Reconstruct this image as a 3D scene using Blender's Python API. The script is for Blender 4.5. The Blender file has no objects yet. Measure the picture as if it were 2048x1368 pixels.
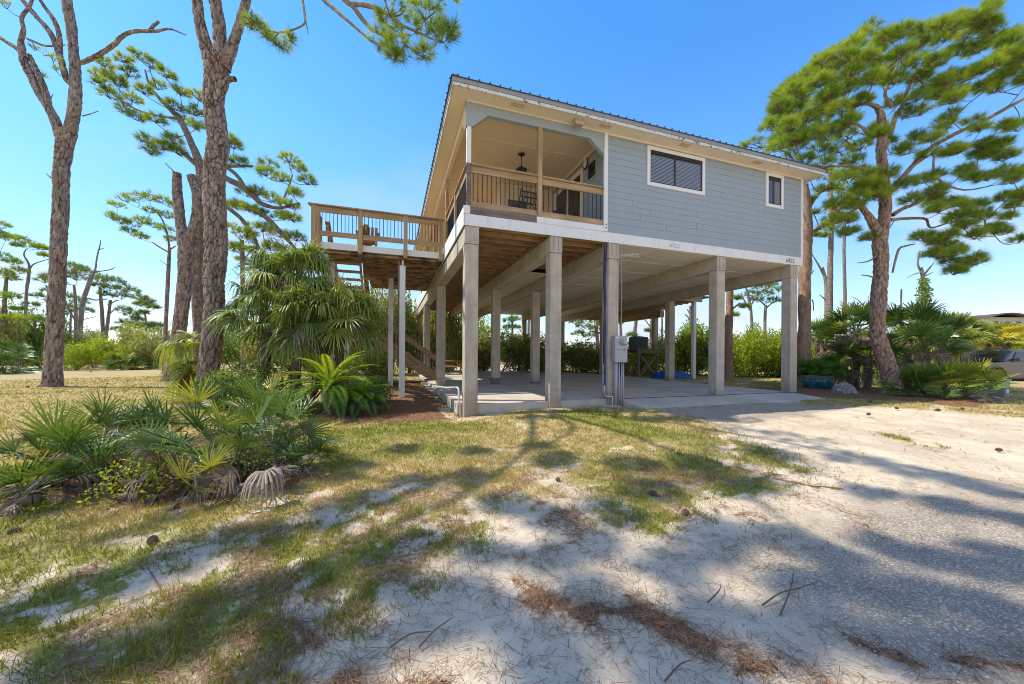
import bpy, math, random
import numpy as np
from mathutils import Vector, Matrix, noise as mn
R=math.radians
random.seed(7); rng=np.random.default_rng(7)
scn=bpy.context.scene; C=scn.collection
# ------------------------------------------------------------ camera, sky, sun, exposure
F_PX=720.72; HZ=710.5; YAW=.3224; ROLL=.0063
CAM=np.array([-1.511,-7.789,1.36])
cd=bpy.data.cameras.new('camera'); cam=bpy.data.objects.new('camera',cd); C.objects.link(cam); scn.camera=cam
cd.sensor_width=36; cd.lens=F_PX/2048*36; cd.shift_y=(HZ-684)/2048; cd.clip_start=.05; cd.clip_end=2000
cam.rotation_mode='QUATERNION'; cam.location=CAM
cam.rotation_quaternion=(Matrix.Rotation(-YAW,4,'Z')@Matrix.Rotation(R(90),4,'X')@Matrix.Rotation(ROLL,4,'Z')).to_quaternion()
SUN=Vector((-.655,.25,1)).normalized()
w=bpy.data.worlds.new('World'); scn.world=w; w.use_nodes=True; wt=w.node_tree; wt.nodes.clear()
def wn(t,**k):
    n=wt.nodes.new(t)
    for a,b in k.items(): setattr(n,a,b)
    return n
sky=wn('ShaderNodeTexSky',sky_type='NISHITA',sun_disc=False,sun_elevation=math.asin(SUN.z),sun_rotation=math.atan2(SUN.x,SUN.y),air_density=1.0,dust_density=.1,ozone_density=1.4)
hs=wn('ShaderNodeHueSaturation'); hs.inputs['Hue'].default_value=.502; hs.inputs['Saturation'].default_value=1.34; hs.inputs['Value'].default_value=1.75
bg=wn('ShaderNodeBackground'); bg.inputs[1].default_value=.15; out=wn('ShaderNodeOutputWorld')
tc=wn('ShaderNodeTexCoord'); sx=wn('ShaderNodeSeparateXYZ'); wt.links.new(tc.outputs['Generated'],sx.inputs[0])
def wm(op,a,b,clamp=False):
    n=wn('ShaderNodeMath',operation=op,use_clamp=clamp)
    for i,x in enumerate((a,b)):
        if isinstance(x,(int,float)): n.inputs[i].default_value=x
        else: wt.links.new(x,n.inputs[i])
    return n.outputs[0]
zz=wm('ADD',wm('MAXIMUM',sx.outputs[2],0),.12)
cx=wm('DIVIDE',sx.outputs[0],zz); cy=wm('DIVIDE',sx.outputs[1],zz)
cb=wn('ShaderNodeCombineXYZ'); wt.links.new(wm('MULTIPLY',cx,.55),cb.inputs[0]); wt.links.new(cy,cb.inputs[1])
nz=wn('ShaderNodeTexNoise'); nz.inputs['Scale'].default_value=.75; nz.inputs['Detail'].default_value=7; nz.inputs['Roughness'].default_value=.55; nz.inputs['Distortion'].default_value=.4
wt.links.new(cb.outputs[0],nz.inputs['Vector'])
band=wm('SUBTRACT',1.12,wm('MULTIPLY',sx.outputs[2],2.0),True)
cl=wm('MULTIPLY',wm('MULTIPLY',wm('SUBTRACT',nz.outputs[0],.50),8.0,True),wm('POWER',band,1.1),True)
base=wm('MULTIPLY',wm('POWER',wm('SUBTRACT',1,wm('MAXIMUM',sx.outputs[2],0),True),4),.46)
# unseen thin warm cloud, added behind the camera and at zenith for fill light
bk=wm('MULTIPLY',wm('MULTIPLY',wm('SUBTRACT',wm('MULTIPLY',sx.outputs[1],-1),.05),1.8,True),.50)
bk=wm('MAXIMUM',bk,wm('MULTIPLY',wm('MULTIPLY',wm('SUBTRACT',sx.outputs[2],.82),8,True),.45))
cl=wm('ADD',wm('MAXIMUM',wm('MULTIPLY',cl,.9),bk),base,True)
mx=wn('ShaderNodeMix',data_type='RGBA'); wt.links.new(cl,mx.inputs[0]); vm=wn('ShaderNodeVectorMath',operation='SCALE'); wt.links.new(sky.outputs[0],vm.inputs[0]); wt.links.new(wm('ADD',wm('MULTIPLY',wm('MULTIPLY',sx.outputs[2],2.2,True),.42),.58),vm.inputs['Scale']); wt.links.new(vm.outputs[0],hs.inputs['Color'])
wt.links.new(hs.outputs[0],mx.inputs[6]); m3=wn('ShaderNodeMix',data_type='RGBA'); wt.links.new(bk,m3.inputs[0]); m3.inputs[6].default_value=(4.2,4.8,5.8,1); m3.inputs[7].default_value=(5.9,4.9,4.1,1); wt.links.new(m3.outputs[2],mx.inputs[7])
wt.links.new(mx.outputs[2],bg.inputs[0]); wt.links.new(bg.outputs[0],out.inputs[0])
sd=bpy.data.lights.new('sun','SUN'); so=bpy.data.objects.new('sun',sd); C.objects.link(so)
sd.energy=5.0; sd.angle=R(.5); sd.color=(1,.90,.74); so.rotation_euler=SUN.to_track_quat('Z','Y').to_euler()
scn.render.engine='CYCLES'; scn.cycles.pixel_filter_type='BLACKMAN_HARRIS'; scn.cycles.filter_width=1.0
scn.view_settings.view_transform='Standard'; scn.view_settings.look='None'; scn.view_settings.gamma=1; scn.view_settings.exposure=.33
scn.cycles.max_bounces=8; scn.cycles.diffuse_bounces=4; scn.cycles.transparent_max_bounces=8

# ------------------------------------------------------------ geometry helpers
def ray(u,v):
    a,b=u-1024,v-HZ; cr,sr=math.cos(ROLL),math.sin(ROLL); x=a*cr+b*sr; y=-a*sr+b*cr; c,s=math.cos(YAW),math.sin(YAW)
    return np.array([F_PX*s+x*c,F_PX*c-x*s,-y])/F_PX
def G(u,v,z=0.):                       # ground point seen at a place in the survey photograph
    d=ray(u,v); t=(z-CAM[2])/d[2]; return CAM+t*d
def D(u,v,dep): return CAM+dep*ray(u,v)  # surveyed point at a depth in metres
def GD(u,dep,z=0.):
    p=CAM+dep*ray(u,HZ+ROLL*(u-1024)); p[2]=z; return p
def smooth(a,b,x): t=np.clip((x-a)/(b-a),0,1); return t*t*(3-2*t)
def gz(x,y):
    x=np.asarray(x,float); y=np.asarray(y,float)
    a=.2*(1-np.exp(-np.maximum(x+.2,0)/3.))*smooth(-7,-.5,y)
    b=.16*smooth(1.5,6,y)
    return np.maximum(a,b)
def gzf(x,y): return float(gz(x,y))
_perm=np.random.default_rng(3).random((256,256))
def vnoise(x,y,f,seed=0):
    x=np.asarray(x)*f+seed*17.3; y=np.asarray(y)*f+seed*9.7
    xi=np.floor(x).astype(int); yi=np.floor(y).astype(int); tx=x-xi; ty=y-yi; tx=tx*tx*(3-2*tx); ty=ty*ty*(3-2*ty)
    g=lambda i,j:_perm[i%256,j%256]
    return (g(xi,yi)*(1-tx)+g(xi+1,yi)*tx)*(1-ty)+(g(xi,yi+1)*(1-tx)+g(xi+1,yi+1)*tx)*ty
def fbm(x,y,f,o=4,seed=0):
    s=0;a=.5
    for k in range(o): s=s+a*vnoise(x,y,f*2**k,seed+k); a/=2
    return s/(1-.5**o)
ORG={}
def root_of(o):
    while o.parent: o=o.parent
    return o
def link(name,me,mat=None,parent=None):
    o=bpy.data.objects.new(name,me); C.objects.link(o)
    if mat is not None: me.materials.append(mat)
    if parent is not None:
        o.parent=parent
    return o
def mk(name,V,F,mat,parent=None,attr=None,smoothf=False,attrs=None):
    V=np.array(V,np.float32).reshape(-1,3)
    if parent is not None:
        q=ORG.get(root_of(parent).name)
        if q is not None: V=V-np.array(q,np.float32)
    F=np.asarray(F,np.int32); n=F.shape[1]
    me=bpy.data.meshes.new(name); me.vertices.add(len(V)); me.vertices.foreach_set('co',V.ravel())
    me.loops.add(F.size); me.loops.foreach_set('vertex_index',F.ravel())
    me.polygons.add(len(F)); me.polygons.foreach_set('loop_start',np.arange(0,F.size,n,dtype=np.int32))
    me.update(calc_edges=True)
    if attr is not None:
        a=me.attributes.new('rnd','FLOAT','FACE'); a.data.foreach_set('value',np.asarray(attr,np.float32))
    if attrs:
        for k,v in attrs.items():
            a=me.attributes.new(k,'FLOAT','POINT'); a.data.foreach_set('value',np.asarray(v,np.float32))
    me.polygons.foreach_set('use_smooth',np.full(len(F),bool(smoothf)))
    return link(name,me,mat,parent)
class MB:
    def __init__(s): s.v=[]; s.f=[]
    def box(s,a,b):
        (x0,y0,z0),(x1,y1,z1)=a,b; k=len(s.v)
        s.v+=[(x0,y0,z0),(x1,y0,z0),(x1,y1,z0),(x0,y1,z0),(x0,y0,z1),(x1,y0,z1),(x1,y1,z1),(x0,y1,z1)]
        s.f+=[[k+i for i in q] for q in ((0,3,2,1),(4,5,6,7),(0,1,5,4),(1,2,6,5),(2,3,7,6),(3,0,4,7))]; return s
    def bar(s,p,q,w,h,up=(0,0,1)):
        p,q=Vector(p),Vector(q); d=(q-p).normalized(); up=Vector(up); r=d.cross(up)
        if r.length<1e-4: r=d.cross(Vector((1,0,0)))
        r.normalize(); u=r.cross(d); k=len(s.v)
        for c in (p,q):
            for a,b in ((-1,-1),(1,-1),(1,1),(-1,1)): s.v.append(tuple(c+r*a*w/2+u*b*h/2))
        s.f+=[[k+i for i in t] for t in ((0,3,2,1),(4,5,6,7),(0,1,5,4),(1,2,6,5),(2,3,7,6),(3,0,4,7))]; return s
    def prism(s,pts,d):
        k=len(s.v); n=len(pts); d=Vector(d)
        s.v+=[tuple(p) for p in pts]+[tuple(Vector(p)+d) for p in pts]
        s.f.append([k+i for i in range(n)][::-1]); s.f.append([k+n+i for i in range(n)])
        for i in range(n): j=(i+1)%n; s.f.append([k+i,k+j,k+n+j,k+n+i])
        return s
    def tube(s,pts,r,n=8):
        pts=[Vector(p) for p in pts]; k=len(s.v); rr=r if hasattr(r,'__len__') else [r]*len(pts)
        a=None
        for i,p in enumerate(pts):
            d=(pts[min(i+1,len(pts)-1)]-pts[max(i-1,0)]).normalized()
            if a is None: a=d.orthogonal().normalized()
            else: a=(a-d*a.dot(d)).normalized()
            b=d.cross(a)
            for j in range(n):
                t=2*math.pi*j/n; s.v.append(tuple(p+(a*math.cos(t)+b*math.sin(t))*rr[i]))
        for i in range(len(pts)-1):
            for j in range(n):
                q=k+i*n; s.f.append([q+j,q+(j+1)%n,q+n+(j+1)%n,q+n+j])
        s.f.append([k+j for j in range(n)][::-1]); s.f.append([k+(len(pts)-1)*n+j for j in range(n)]); return s
    def lathe(s,prof,c,n=24,sy=1):
        k=len(s.v)
        for r,z in prof:
            for j in range(n): t=2*math.pi*j/n; s.v.append((c[0]+r*math.cos(t),c[1]+r*math.sin(t)*sy,c[2]+z))
        for i in range(len(prof)-1):
            for j in range(n): q=k+i*n; s.f.append([q+j,q+(j+1)%n,q+n+(j+1)%n,q+n+j])
        s.f.append([k+j for j in range(n)][::-1]); s.f.append([k+(len(prof)-1)*n+j for j in range(n)]); return s
    def build(s,name,mat,parent=None,bevel=0,smoothf=False):
        V=np.array(s.v,float)
        if parent is not None:
            q=ORG.get(root_of(parent).name)
            if q is not None: V=V-np.array(q)
        me=bpy.data.meshes.new(name); me.from_pydata([tuple(p) for p in V],[],s.f); me.update()
        o=link(name,me,mat,parent)
        if bevel:
            m=o.modifiers.new('bevel','BEVEL'); m.width=bevel; m.segments=2; m.limit_method='ANGLE'; m.harden_normals=False
        if smoothf:
            me.polygons.foreach_set('use_smooth',np.ones(len(me.polygons),bool))
        return o
def tag(o,label=None,cat=None,group=None,kind=None):
    for k,v in (('label',label),('category',cat),('group',group),('kind',kind)):
        if v: o[k]=v
    return o
def thing(name,label,cat,loc=(0,0,0),group=None):
    o=bpy.data.objects.new(name,None); C.objects.link(o); o.location=tuple(float(a) for a in loc); ORG[o.name]=tuple(float(a) for a in loc); o.empty_display_size=.2
    return tag(o,label,cat,group)
def copy_tree(o,parent=None):
    c=o.copy(); C.objects.link(c); c.parent=parent
    for ch in [x for x in o.children]: copy_tree(ch,c)
    return c

# ------------------------------------------------------------ materials
class NT:
    def __init__(s,m): s.t=m.node_tree; s.t.nodes.clear()
    def n(s,t,**k):
        x=s.t.nodes.new(t)
        for a,b in k.items(): setattr(x,a,b)
        return x
    def l(s,a,b): s.t.links.new(a,b)
    def val(s,inp,x):
        if isinstance(x,(int,float,tuple,list)): inp.default_value=x
        else: s.l(x,inp)
    def math(s,op,a,b=0,clamp=False):
        n=s.n('ShaderNodeMath',operation=op,use_clamp=clamp); s.val(n.inputs[0],a); s.val(n.inputs[1],b); return n.outputs[0]
    def mix(s,f,a,b,blend='MIX'):
        n=s.n('ShaderNodeMix',data_type='RGBA',blend_type=blend); s.val(n.inputs[0],f)
        s.val(n.inputs[6],a if not isinstance(a,tuple) else (*a[:3],1)); s.val(n.inputs[7],b if not isinstance(b,tuple) else (*b[:3],1)); return n.outputs[2]
    def coord(s,sc=(1,1,1),rot=(0,0,0)):
        t=s.n('ShaderNodeTexCoord'); m=s.n('ShaderNodeMapping'); m.inputs['Scale'].default_value=sc; m.inputs['Rotation'].default_value=rot; s.l(t.outputs['Object'],m.inputs[0]); return m.outputs[0]
    def noise(s,vec,scale,detail=4,rough=.55,dist=0):
        n=s.n('ShaderNodeTexNoise'); s.l(vec,n.inputs['Vector']); n.inputs['Scale'].default_value=scale; n.inputs['Detail'].default_value=detail; n.inputs['Roughness'].default_value=rough; n.inputs['Distortion'].default_value=dist; return n.outputs[0]
    def voro(s,vec,scale,feature='F1'):
        n=s.n('ShaderNodeTexVoronoi',feature=feature); s.l(vec,n.inputs['Vector']); n.inputs['Scale'].default_value=scale; return n
    def step(s,x,a,b):
        n=s.n('ShaderNodeMapRange',interpolation_type='SMOOTHSTEP'); s.val(n.inputs[0],x); n.inputs[1].default_value=a; n.inputs[2].default_value=b; return n.outputs[0]
    def attr(s,name):
        n=s.n('ShaderNodeAttribute'); n.attribute_name=name; return n.outputs['Fac']
    def ramp(s,f,stops):
        n=s.n('ShaderNodeValToRGB'); s.l(f,n.inputs[0]); e=n.color_ramp.elements
        while len(e)<len(stops): e.new(.5)
        for i,(p,c) in enumerate(stops): e[i].position=p; e[i].color=(*c,1)
        return n.outputs[0]
    def bsdf(s,col,rough=.8,bump=None,bs=.3,dist=.01,metal=0,spec=.4,trans=0,tcol=None,coat=0):
        p=s.n('ShaderNodeBsdfPrincipled'); s.val(p.inputs['Base Color'],col if not isinstance(col,tuple) else (*col[:3],1)); s.val(p.inputs['Roughness'],rough)
        p.inputs['Metallic'].default_value=metal; p.inputs['Specular IOR Level'].default_value=spec; p.inputs['Coat Weight'].default_value=coat
        if bump is not None:
            b=s.n('ShaderNodeBump'); b.inputs['Strength'].default_value=bs; b.inputs['Distance'].default_value=dist; s.l(bump,b.inputs['Height']); s.l(b.outputs[0],p.inputs['Normal'])
        o=s.n('ShaderNodeOutputMaterial'); res=p.outputs[0]
        if trans:
            t=s.n('ShaderNodeBsdfTranslucent'); s.val(t.inputs[0],tcol if tcol is not None else col); m=s.n('ShaderNodeMixShader'); m.inputs[0].default_value=trans
            s.l(res,m.inputs[1]); s.l(t.outputs[0],m.inputs[2]); res=m.outputs[0]
        s.l(res,o.inputs[0]); return p
def newm(name): m=bpy.data.materials.new(name); m.use_nodes=True; return m,NT(m)
def simple(name,c,rough=.6,metal=0,var=.12,scale=6,spec=.4,coat=0,bs=.1):
    m,n=newm(name); v=n.coord(); a=n.noise(v,scale,5); col=n.mix(a,tuple(x*(1-var) for x in c),tuple(min(1,x*(1+var)) for x in c)); n.bsdf(col,rough,a,bs,.004,metal,spec,coat=coat); return m
def wood(name,c1,c2,axis,dark=None,damt=0,rough=.75,gs=1.):
    m,n=newm(name); sc=[22,22,22]; sc[axis]=1.1; v=n.coord(tuple(sc)); v2=n.coord(); g=n.noise(v,gs,6,.6,.6); lo=n.noise(v2,1.3,3)
    f=n.math('ADD',n.math('MULTIPLY',g,.75),n.math('MULTIPLY',lo,.35)); col=n.mix(n.step(f,.32,.75),c1,c2)
    kn=n.voro(n.coord(tuple(3 if i!=axis else 1.6 for i in range(3))),1.4); col=n.mix(n.math('MULTIPLY',n.step(kn.outputs['Distance'],.13,.03),.6),col,tuple(x*.35 for x in c1))
    if dark:
        d=n.noise(v2,2.6,6,.65); col=n.mix(n.math('MULTIPLY',n.step(d,.42,.6),damt),col,dark)
    n.bsdf(col,rough,g,.35,.004); return m
def concrete(name,c,dark,sc=1.,stain=.5,bs=.25,splash=False):
    m,n=newm(name); v=n.coord(); a=n.noise(v,3*sc,6,.6); b=n.noise(v,60,3,.6); s=n.noise(n.coord((5,5,.45)),1.2,5,.6)
    col=n.mix(n.step(a,.3,.7),tuple(x*.82 for x in c),tuple(x*1.1 for x in c)); col=n.mix(n.math('MULTIPLY',n.step(s,.45,.75),stain),col,dark)
    col=n.mix(n.math('MULTIPLY',n.step(b,.52,.75),.35),col,tuple(x*.6 for x in c)); h=n.math('ADD',n.math('MULTIPLY',b,.6),a)
    
    if splash:
        sp=n.n('ShaderNodeSeparateXYZ'); n.l(n.coord(),sp.inputs[0]); q=n.math('ADD',sp.outputs[2],n.math('MULTIPLY',n.noise(v,5,5,.7),-.75)); col=n.mix(n.math('MULTIPLY',n.step(q,.30,-.15),.55),col,(.20,.16,.12))
        fl=n.noise(n.coord((26,26,.2)),1,2); col=n.mix(n.math('MULTIPLY',n.step(fl,.5,.7),.22),col,tuple(x*.6 for x in c)); pt=n.step(n.noise(n.coord((1,1,1)),70,2,.5),.68,.72); col=n.mix(n.math('MULTIPLY',pt,.6),col,tuple(x*.35 for x in c))
    n.bsdf(col,.88,h,bs,.006,spec=.25); return m
def paint(name,c,dirt,amt=.3,bs=.12,fl=0):
    m,n=newm(name); v=n.coord(); a=n.noise(n.coord((1,1,.5)),2.2,6,.62); b=n.noise(v,28,5,.6); s=n.noise(n.coord((9,9,.6)),1.3,4,.6)
    col=n.mix(n.math('MULTIPLY',n.step(a,.45,.8),amt),c,dirt); col=n.mix(n.math('MULTIPLY',n.step(s,.5,.8),amt),col,dirt)
    if fl: col=n.mix(n.step(n.math('ADD',n.math('MULTIPLY',b,.5),n.math('MULTIPLY',n.noise(v,5,5,.7),.5)),.60-fl*.1,.63-fl*.1),col,(.16,.12,.09))
    n.bsdf(col,.62,b,bs,.003,spec=.3); return m
def leafm(name,stops,trans=.35,rough=.45,spec=.35,boost=1.25):
    m,n=newm(name); r=n.attr('rnd'); col=n.ramp(r,stops); t=n.mix(1,col,(boost*1.1,boost,boost*.45),'MULTIPLY'); n.bsdf(col,rough,spec=spec,trans=trans,tcol=t); return m
conc=concrete('concrete_column',(.50,.44,.355),(.30,.26,.21),1,.6,.35,True)
concb=concrete('concrete_beam',(.50,.44,.34),(.34,.29,.22),.7,.5)
slabm=concrete('concrete_slab_surface',(.50,.455,.385),(.33,.29,.235),.35,.45,.2)
white=paint('white_board_paint',(.76,.76,.75),(.45,.43,.39),.28)
whitef=paint('peeling_white_paint',(.66,.65,.62),(.38,.35,.31),.4,.2,.55)
cream=paint('cream_soffit_paint',(.78,.67,.50),(.62,.50,.35),.3)
creamc=paint('cream_porch_ceiling_paint',(.78,.63,.43),(.66,.52,.34),.25)
creamu=paint('cream_underhouse_panel',(.78,.68,.53),(.58,.48,.36),.35)
siding=paint('blue_grey_siding_paint',(.31,.365,.40),(.275,.325,.355),.5,.25)
sidingd=paint('blue_grey_board_paint',(.32,.37,.385),(.27,.31,.32),.3)
greyfas=paint('grey_fascia_metal',(.30,.31,.32),(.18,.18,.18),.5)
roofm=simple('dark_ribbed_roof_metal',(.10,.13,.16),.35,.6,.2)
woodx=wood('treated_wood_along_x',(.26,.16,.08),(.50,.355,.195),0); woody=wood('treated_wood_along_y',(.26,.16,.08),(.50,.355,.195),1); woodz=wood('treated_wood_upright',(.27,.17,.085),(.50,.36,.20),2)
greyw=wood('weathered_brown_board',(.10,.072,.06),(.24,.19,.16),0)
joistm=wood('old_joist_wood',(.26,.15,.07),(.52,.32,.15),0,(.08,.05,.03),.4)
deckun=wood('mouldy_deck_underside',(.20,.12,.055),(.48,.31,.15),0,(.025,.02,.015),.85)
deckdk=wood('old_deck_boards',(.22,.15,.09),(.42,.30,.18),0,(.10,.07,.05),.35)
girdm=wood('dark_wood_girder',(.17,.11,.06),(.36,.24,.12),1,(.05,.035,.025),.4)
bal=simple('dark_metal_baluster',(.022,.024,.026),.45,.5)
blk=simple('black_cast_metal',(.03,.03,.033),.5,.3)
bronze=simple('dark_bronze_frame',(.055,.045,.04),.4,.5)
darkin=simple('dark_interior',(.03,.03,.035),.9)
blindm=simple('pale_blind_slats',(.50,.52,.56),.6)
m_,n_=newm('window_glass'); g1=n_.n('ShaderNodeBsdfGlossy'); g1.inputs['Roughness'].default_value=.02; g1.inputs[0].default_value=(.9,.95,1,1); tr=n_.n('ShaderNodeBsdfTransparent'); tr.inputs[0].default_value=(.82,.85,.88,1)
fr=n_.n('ShaderNodeFresnel'); fr.inputs[0].default_value=1.55; ms=n_.n('ShaderNodeMixShader'); n_.l(n_.math('ADD',n_.math('MULTIPLY',fr.outputs[0],1.3),.05,True),ms.inputs[0]); n_.l(tr.outputs[0],ms.inputs[1]); n_.l(g1.outputs[0],ms.inputs[2]); oo=n_.n('ShaderNodeOutputMaterial'); n_.l(ms.outputs[0],oo.inputs[0]); glass=m_
galv=simple('grey_meter_box_paint',(.36,.38,.41),.45,.3); conduit=simple('grey_conduit',(.40,.41,.43),.5,.1); pvc=simple('white_pipe_plastic',(.62,.62,.60),.45,0,.15)
blueh=simple('blue_hose_rubber',(.02,.045,.24),.4); steel=simple('galvanised_steel',(.35,.35,.36),.45,.7)
redwood=wood('orange_stained_wood',(.34,.15,.05),(.52,.26,.10),0)
# tarp, pot
tarpm=simple('blue_tarp_plastic',(.01,.07,.30),.4,0,.3,9,.5,bs=.5)
m_,n_=newm('turquoise_glaze'); v=n_.coord(); a=n_.noise(n_.coord((1,1,.4)),7,5,.6,.5); n_.bsdf(n_.ramp(a,[(.3,(.005,.05,.10)),(.5,(.01,.16,.22)),(.68,(.08,.34,.30))]),.18,a,.1,.003,coat=.6); glaze=m_
rimm=simple('pale_mauve_glaze',(.30,.26,.30),.4,0,.3,12)
# bark
def bark(name,plate1,plate2,crack,sc=1.,useattr=False,orange=.0,base=None):
    m,n=newm(name); v=n.coord((1,1,.5)); d=n.noise(n.coord(),5*sc,3); 
    vo=n.voro(v,7*sc,'DISTANCE_TO_EDGE'); vc=n.voro(v,7*sc); fine=n.noise(v,38*sc,6,.7); mid=n.noise(n.coord((1,1,.3)),9*sc,5,.65)
    col=n.mix(n.step(mid,.35,.7),plate1,plate2); sep=n.n('ShaderNodeSeparateColor'); n.l(vc.outputs['Color'],sep.inputs[0])
    col=n.mix(n.math('MULTIPLY',sep.outputs[0],.55),col,tuple(x*.62 for x in plate1))
    if orange: col=n.mix(n.math('MULTIPLY',n.step(n.noise(n.coord((1,1,.35)),3.1*sc,4,.5),.60,.66),orange),col,(.36,.15,.06))
    col=n.mix(n.math('MULTIPLY',n.step(fine,.55,.75),.45),col,tuple(min(1,x*1.7) for x in plate2))
    e=n.step(vo.outputs['Distance'],.0,.09)
    if useattr:
        e=n.math('MULTIPLY',n.math('ADD',n.math('MULTIPLY',e,.35),.65),n.step(n.attr('plate'),.0,.16))
    col=n.mix(e,crack,col); h=n.math('ADD',n.math('MULTIPLY',e,.8),n.math('MULTIPLY',fine,.5))
    n.bsdf(col,.92,h,.7,.02,spec=.15); return m
barkA=bark('grey_brown_plated_bark',(.27,.20,.165),(.47,.39,.335),(.07,.05,.04),1.25,True,.35)
barkR=bark('red_brown_pine_bark',(.31,.20,.145),(.48,.35,.275),(.11,.07,.05),1.4,True,.5)
barkB=bark('far_pine_bark',(.24,.18,.15),(.42,.34,.29),(.12,.09,.075),1.2)
barkD=bark('dead_grey_bark',(.28,.24,.22),(.44,.40,.37),(.12,.10,.09),1.5)
twigm=simple('brown_twig',(.15,.10,.075),.9)
needle=leafm('pine_needles',[(0,(.095,.155,.022)),(.45,(.23,.345,.035)),(.8,(.40,.48,.055)),(.93,(.34,.36,.07)),(1,(.30,.17,.05))],.45,.5,boost=1.5)
needled=leafm('dark_pine_needles',[(0,(.08,.13,.03)),(.5,(.15,.23,.04)),(.9,(.25,.33,.07)),(1,(.28,.20,.08))],.42,.5,boost=1.3)
palmleaf=leafm('saw_palmetto_leaf',[(0,(.03,.07,.018)),(.5,(.085,.16,.03)),(.85,(.20,.29,.045)),(1,(.46,.42,.06))],.22,.40,.35)
cableaf=leafm('cabbage_palm_leaf',[(0,(.07,.12,.025)),(.5,(.20,.28,.06)),(.85,(.38,.45,.10)),(1,(.48,.44,.14))],.3,.42,.35)
yellowleaf=leafm('yellow_palm_leaf',[(0,(.14,.20,.03)),(.5,(.28,.34,.05)),(1,(.62,.52,.06))],.35,.4)
deadleaf=leafm('dead_palm_leaf',[(0,(.12,.08,.055)),(.5,(.24,.18,.13)),(1,(.42,.36,.30))],.15,.7,.2,1.)
sagoleaf=leafm('sago_leaf',[(0,(.04,.12,.015)),(.5,(.12,.27,.022)),(.8,(.28,.44,.03)),(1,(.45,.55,.045))],.35,.28,.5,1.4)
bushA=leafm('olive_bush_leaf',[(0,(.15,.18,.06)),(.5,(.33,.36,.12)),(1,(.55,.54,.25))],.5)
bushB=leafm('yellow_green_bush_leaf',[(0,(.15,.23,.02)),(.5,(.36,.46,.04)),(1,(.58,.62,.08))],.5)
bushC=leafm('dull_green_bush_leaf',[(0,(.07,.13,.03)),(.5,(.17,.26,.06)),(1,(.33,.40,.11))],.48)
flowm=leafm('tan_palm_flower',[(0,(.35,.25,.10)),(1,(.62,.46,.22))],.2,.8,.2,1.)
palmtr=bark('palm_trunk_fibre',(.16,.12,.09),(.30,.24,.18),(.05,.035,.025),2.2)
grassm=leafm('grass_blades',[(0,(.14,.165,.018)),(.35,(.27,.285,.035)),(.6,(.36,.31,.085)),(1,(.44,.31,.14))],.35,.6,.2)
strawm=leafm('fallen_pine_needles',[(0,(.10,.055,.033)),(.5,(.24,.13,.07)),(1,(.42,.27,.16))],.0,.7,.2,1.)
gravm=leafm('shell_gravel_stone',[(0,(.24,.21,.17)),(.5,(.42,.375,.31)),(1,(.70,.65,.56))],0,.8,.2,1.)
conem=simple('pine_cone_scale',(.17,.115,.08),.8,0,.35,30)

# ------------------------------------------------------------ ground
def polyw(px,z=0.): return np.array([G(u,v,z)[:2] for u,v in px])
def sdpoly(x,y,P):
    d=np.full(x.shape,1e9); ins=np.zeros(x.shape,bool); n=len(P)
    for i in range(n):
        a=P[i]; b=P[(i+1)%n]; ex,ey=b-a; wx=x-a[0]; wy=y-a[1]; t=np.clip((wx*ex+wy*ey)/(ex*ex+ey*ey+1e-9),0,1)
        d=np.minimum(d,np.hypot(wx-ex*t,wy-ey*t)); c=((a[1]>y)!=(b[1]>y))&(x<(b[0]-a[0])*(y-a[1])/((b[1]-a[1])+1e-12)+a[0]); ins^=c
    return np.where(ins,-d,d)
def sdline(x,y,P):
    d=np.full(x.shape,1e9)
    for a,b in zip(P[:-1],P[1:]):
        ex,ey=b-a; t=np.clip(((x-a[0])*ex+(y-a[1])*ey)/(ex*ex+ey*ey+1e-9),0,1); d=np.minimum(d,np.hypot(x-a[0]-ex*t,y-a[1]-ey*t))
    return d
lawn=np.vstack([polyw([(-260,1240),(0,1195),(200,1140),(420,1075),(560,1055),(700,1020),(830,1000),(930,1050),(1010,1020),(1100,975),(1200,1030),(1330,1030),(1440,1010),(1560,985),(1690,965),(1600,925),(1480,880),(1390,850),(1290,826)]),[(3.2,0),(0,0),(0,40),(-80,60),(-80,-30),(-6,-7)]])
band_=polyw([(-200,1400),(0,1235),(180,1215),(400,1160),(600,1100),(720,1065),(860,1060),(870,1110),(700,1165),(560,1200),(540,1290),(380,1368),(200,1420)])
pat=[polyw(p) for p in ([(1180,1000),(1330,985),(1420,1040),(1330,1070),(1200,1050)],[(1330,905),(1560,925),(1690,960),(1560,965),(1400,950)],[(1740,880),(1830,886),(1930,912),(1850,906)],[(700,1230),(760,1200),(740,1260)])]
rstrip=np.vstack([polyw([(1600,812),(1700,812),(1850,820),(2048,832),(2300,850)],.15),[(60,-12),(60,40),(10.5,40),(10.5,0.2)]])
bed=np.array([(-.2,9.5),(-.15,0.3),(0.1,-.25),(-.9,-.45),(-2.2,-.15),(-3.2,.6),(-3.0,9.5)])
bed2=polyw([(60,960),(640,930),(560,985),(340,1015),(60,1000)])
bedR=np.vstack([polyw([(1600,790),(1700,800),(1850,806),(1960,815),(2000,800)],.18),[(16.5,2),(11,2.5)]])
streak=[(polyw([(1030,1175),(1110,1215),(1190,1240),(1250,1212),(1340,1262),(1450,1310),(1600,1335),(1750,1390)]),.085),(polyw([(1690,1240),(1760,1290),(1900,1320),(2060,1350)]),.05),(polyw([(680,1360),(800,1372),(900,1360)]),.05),(polyw([(1480,940),(1600,975),(1700,985)]),.05),(polyw([(1350,960),(1430,1030),(1500,1040)]),.05),(polyw([(560,1230),(640,1300)]),.04)]
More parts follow.
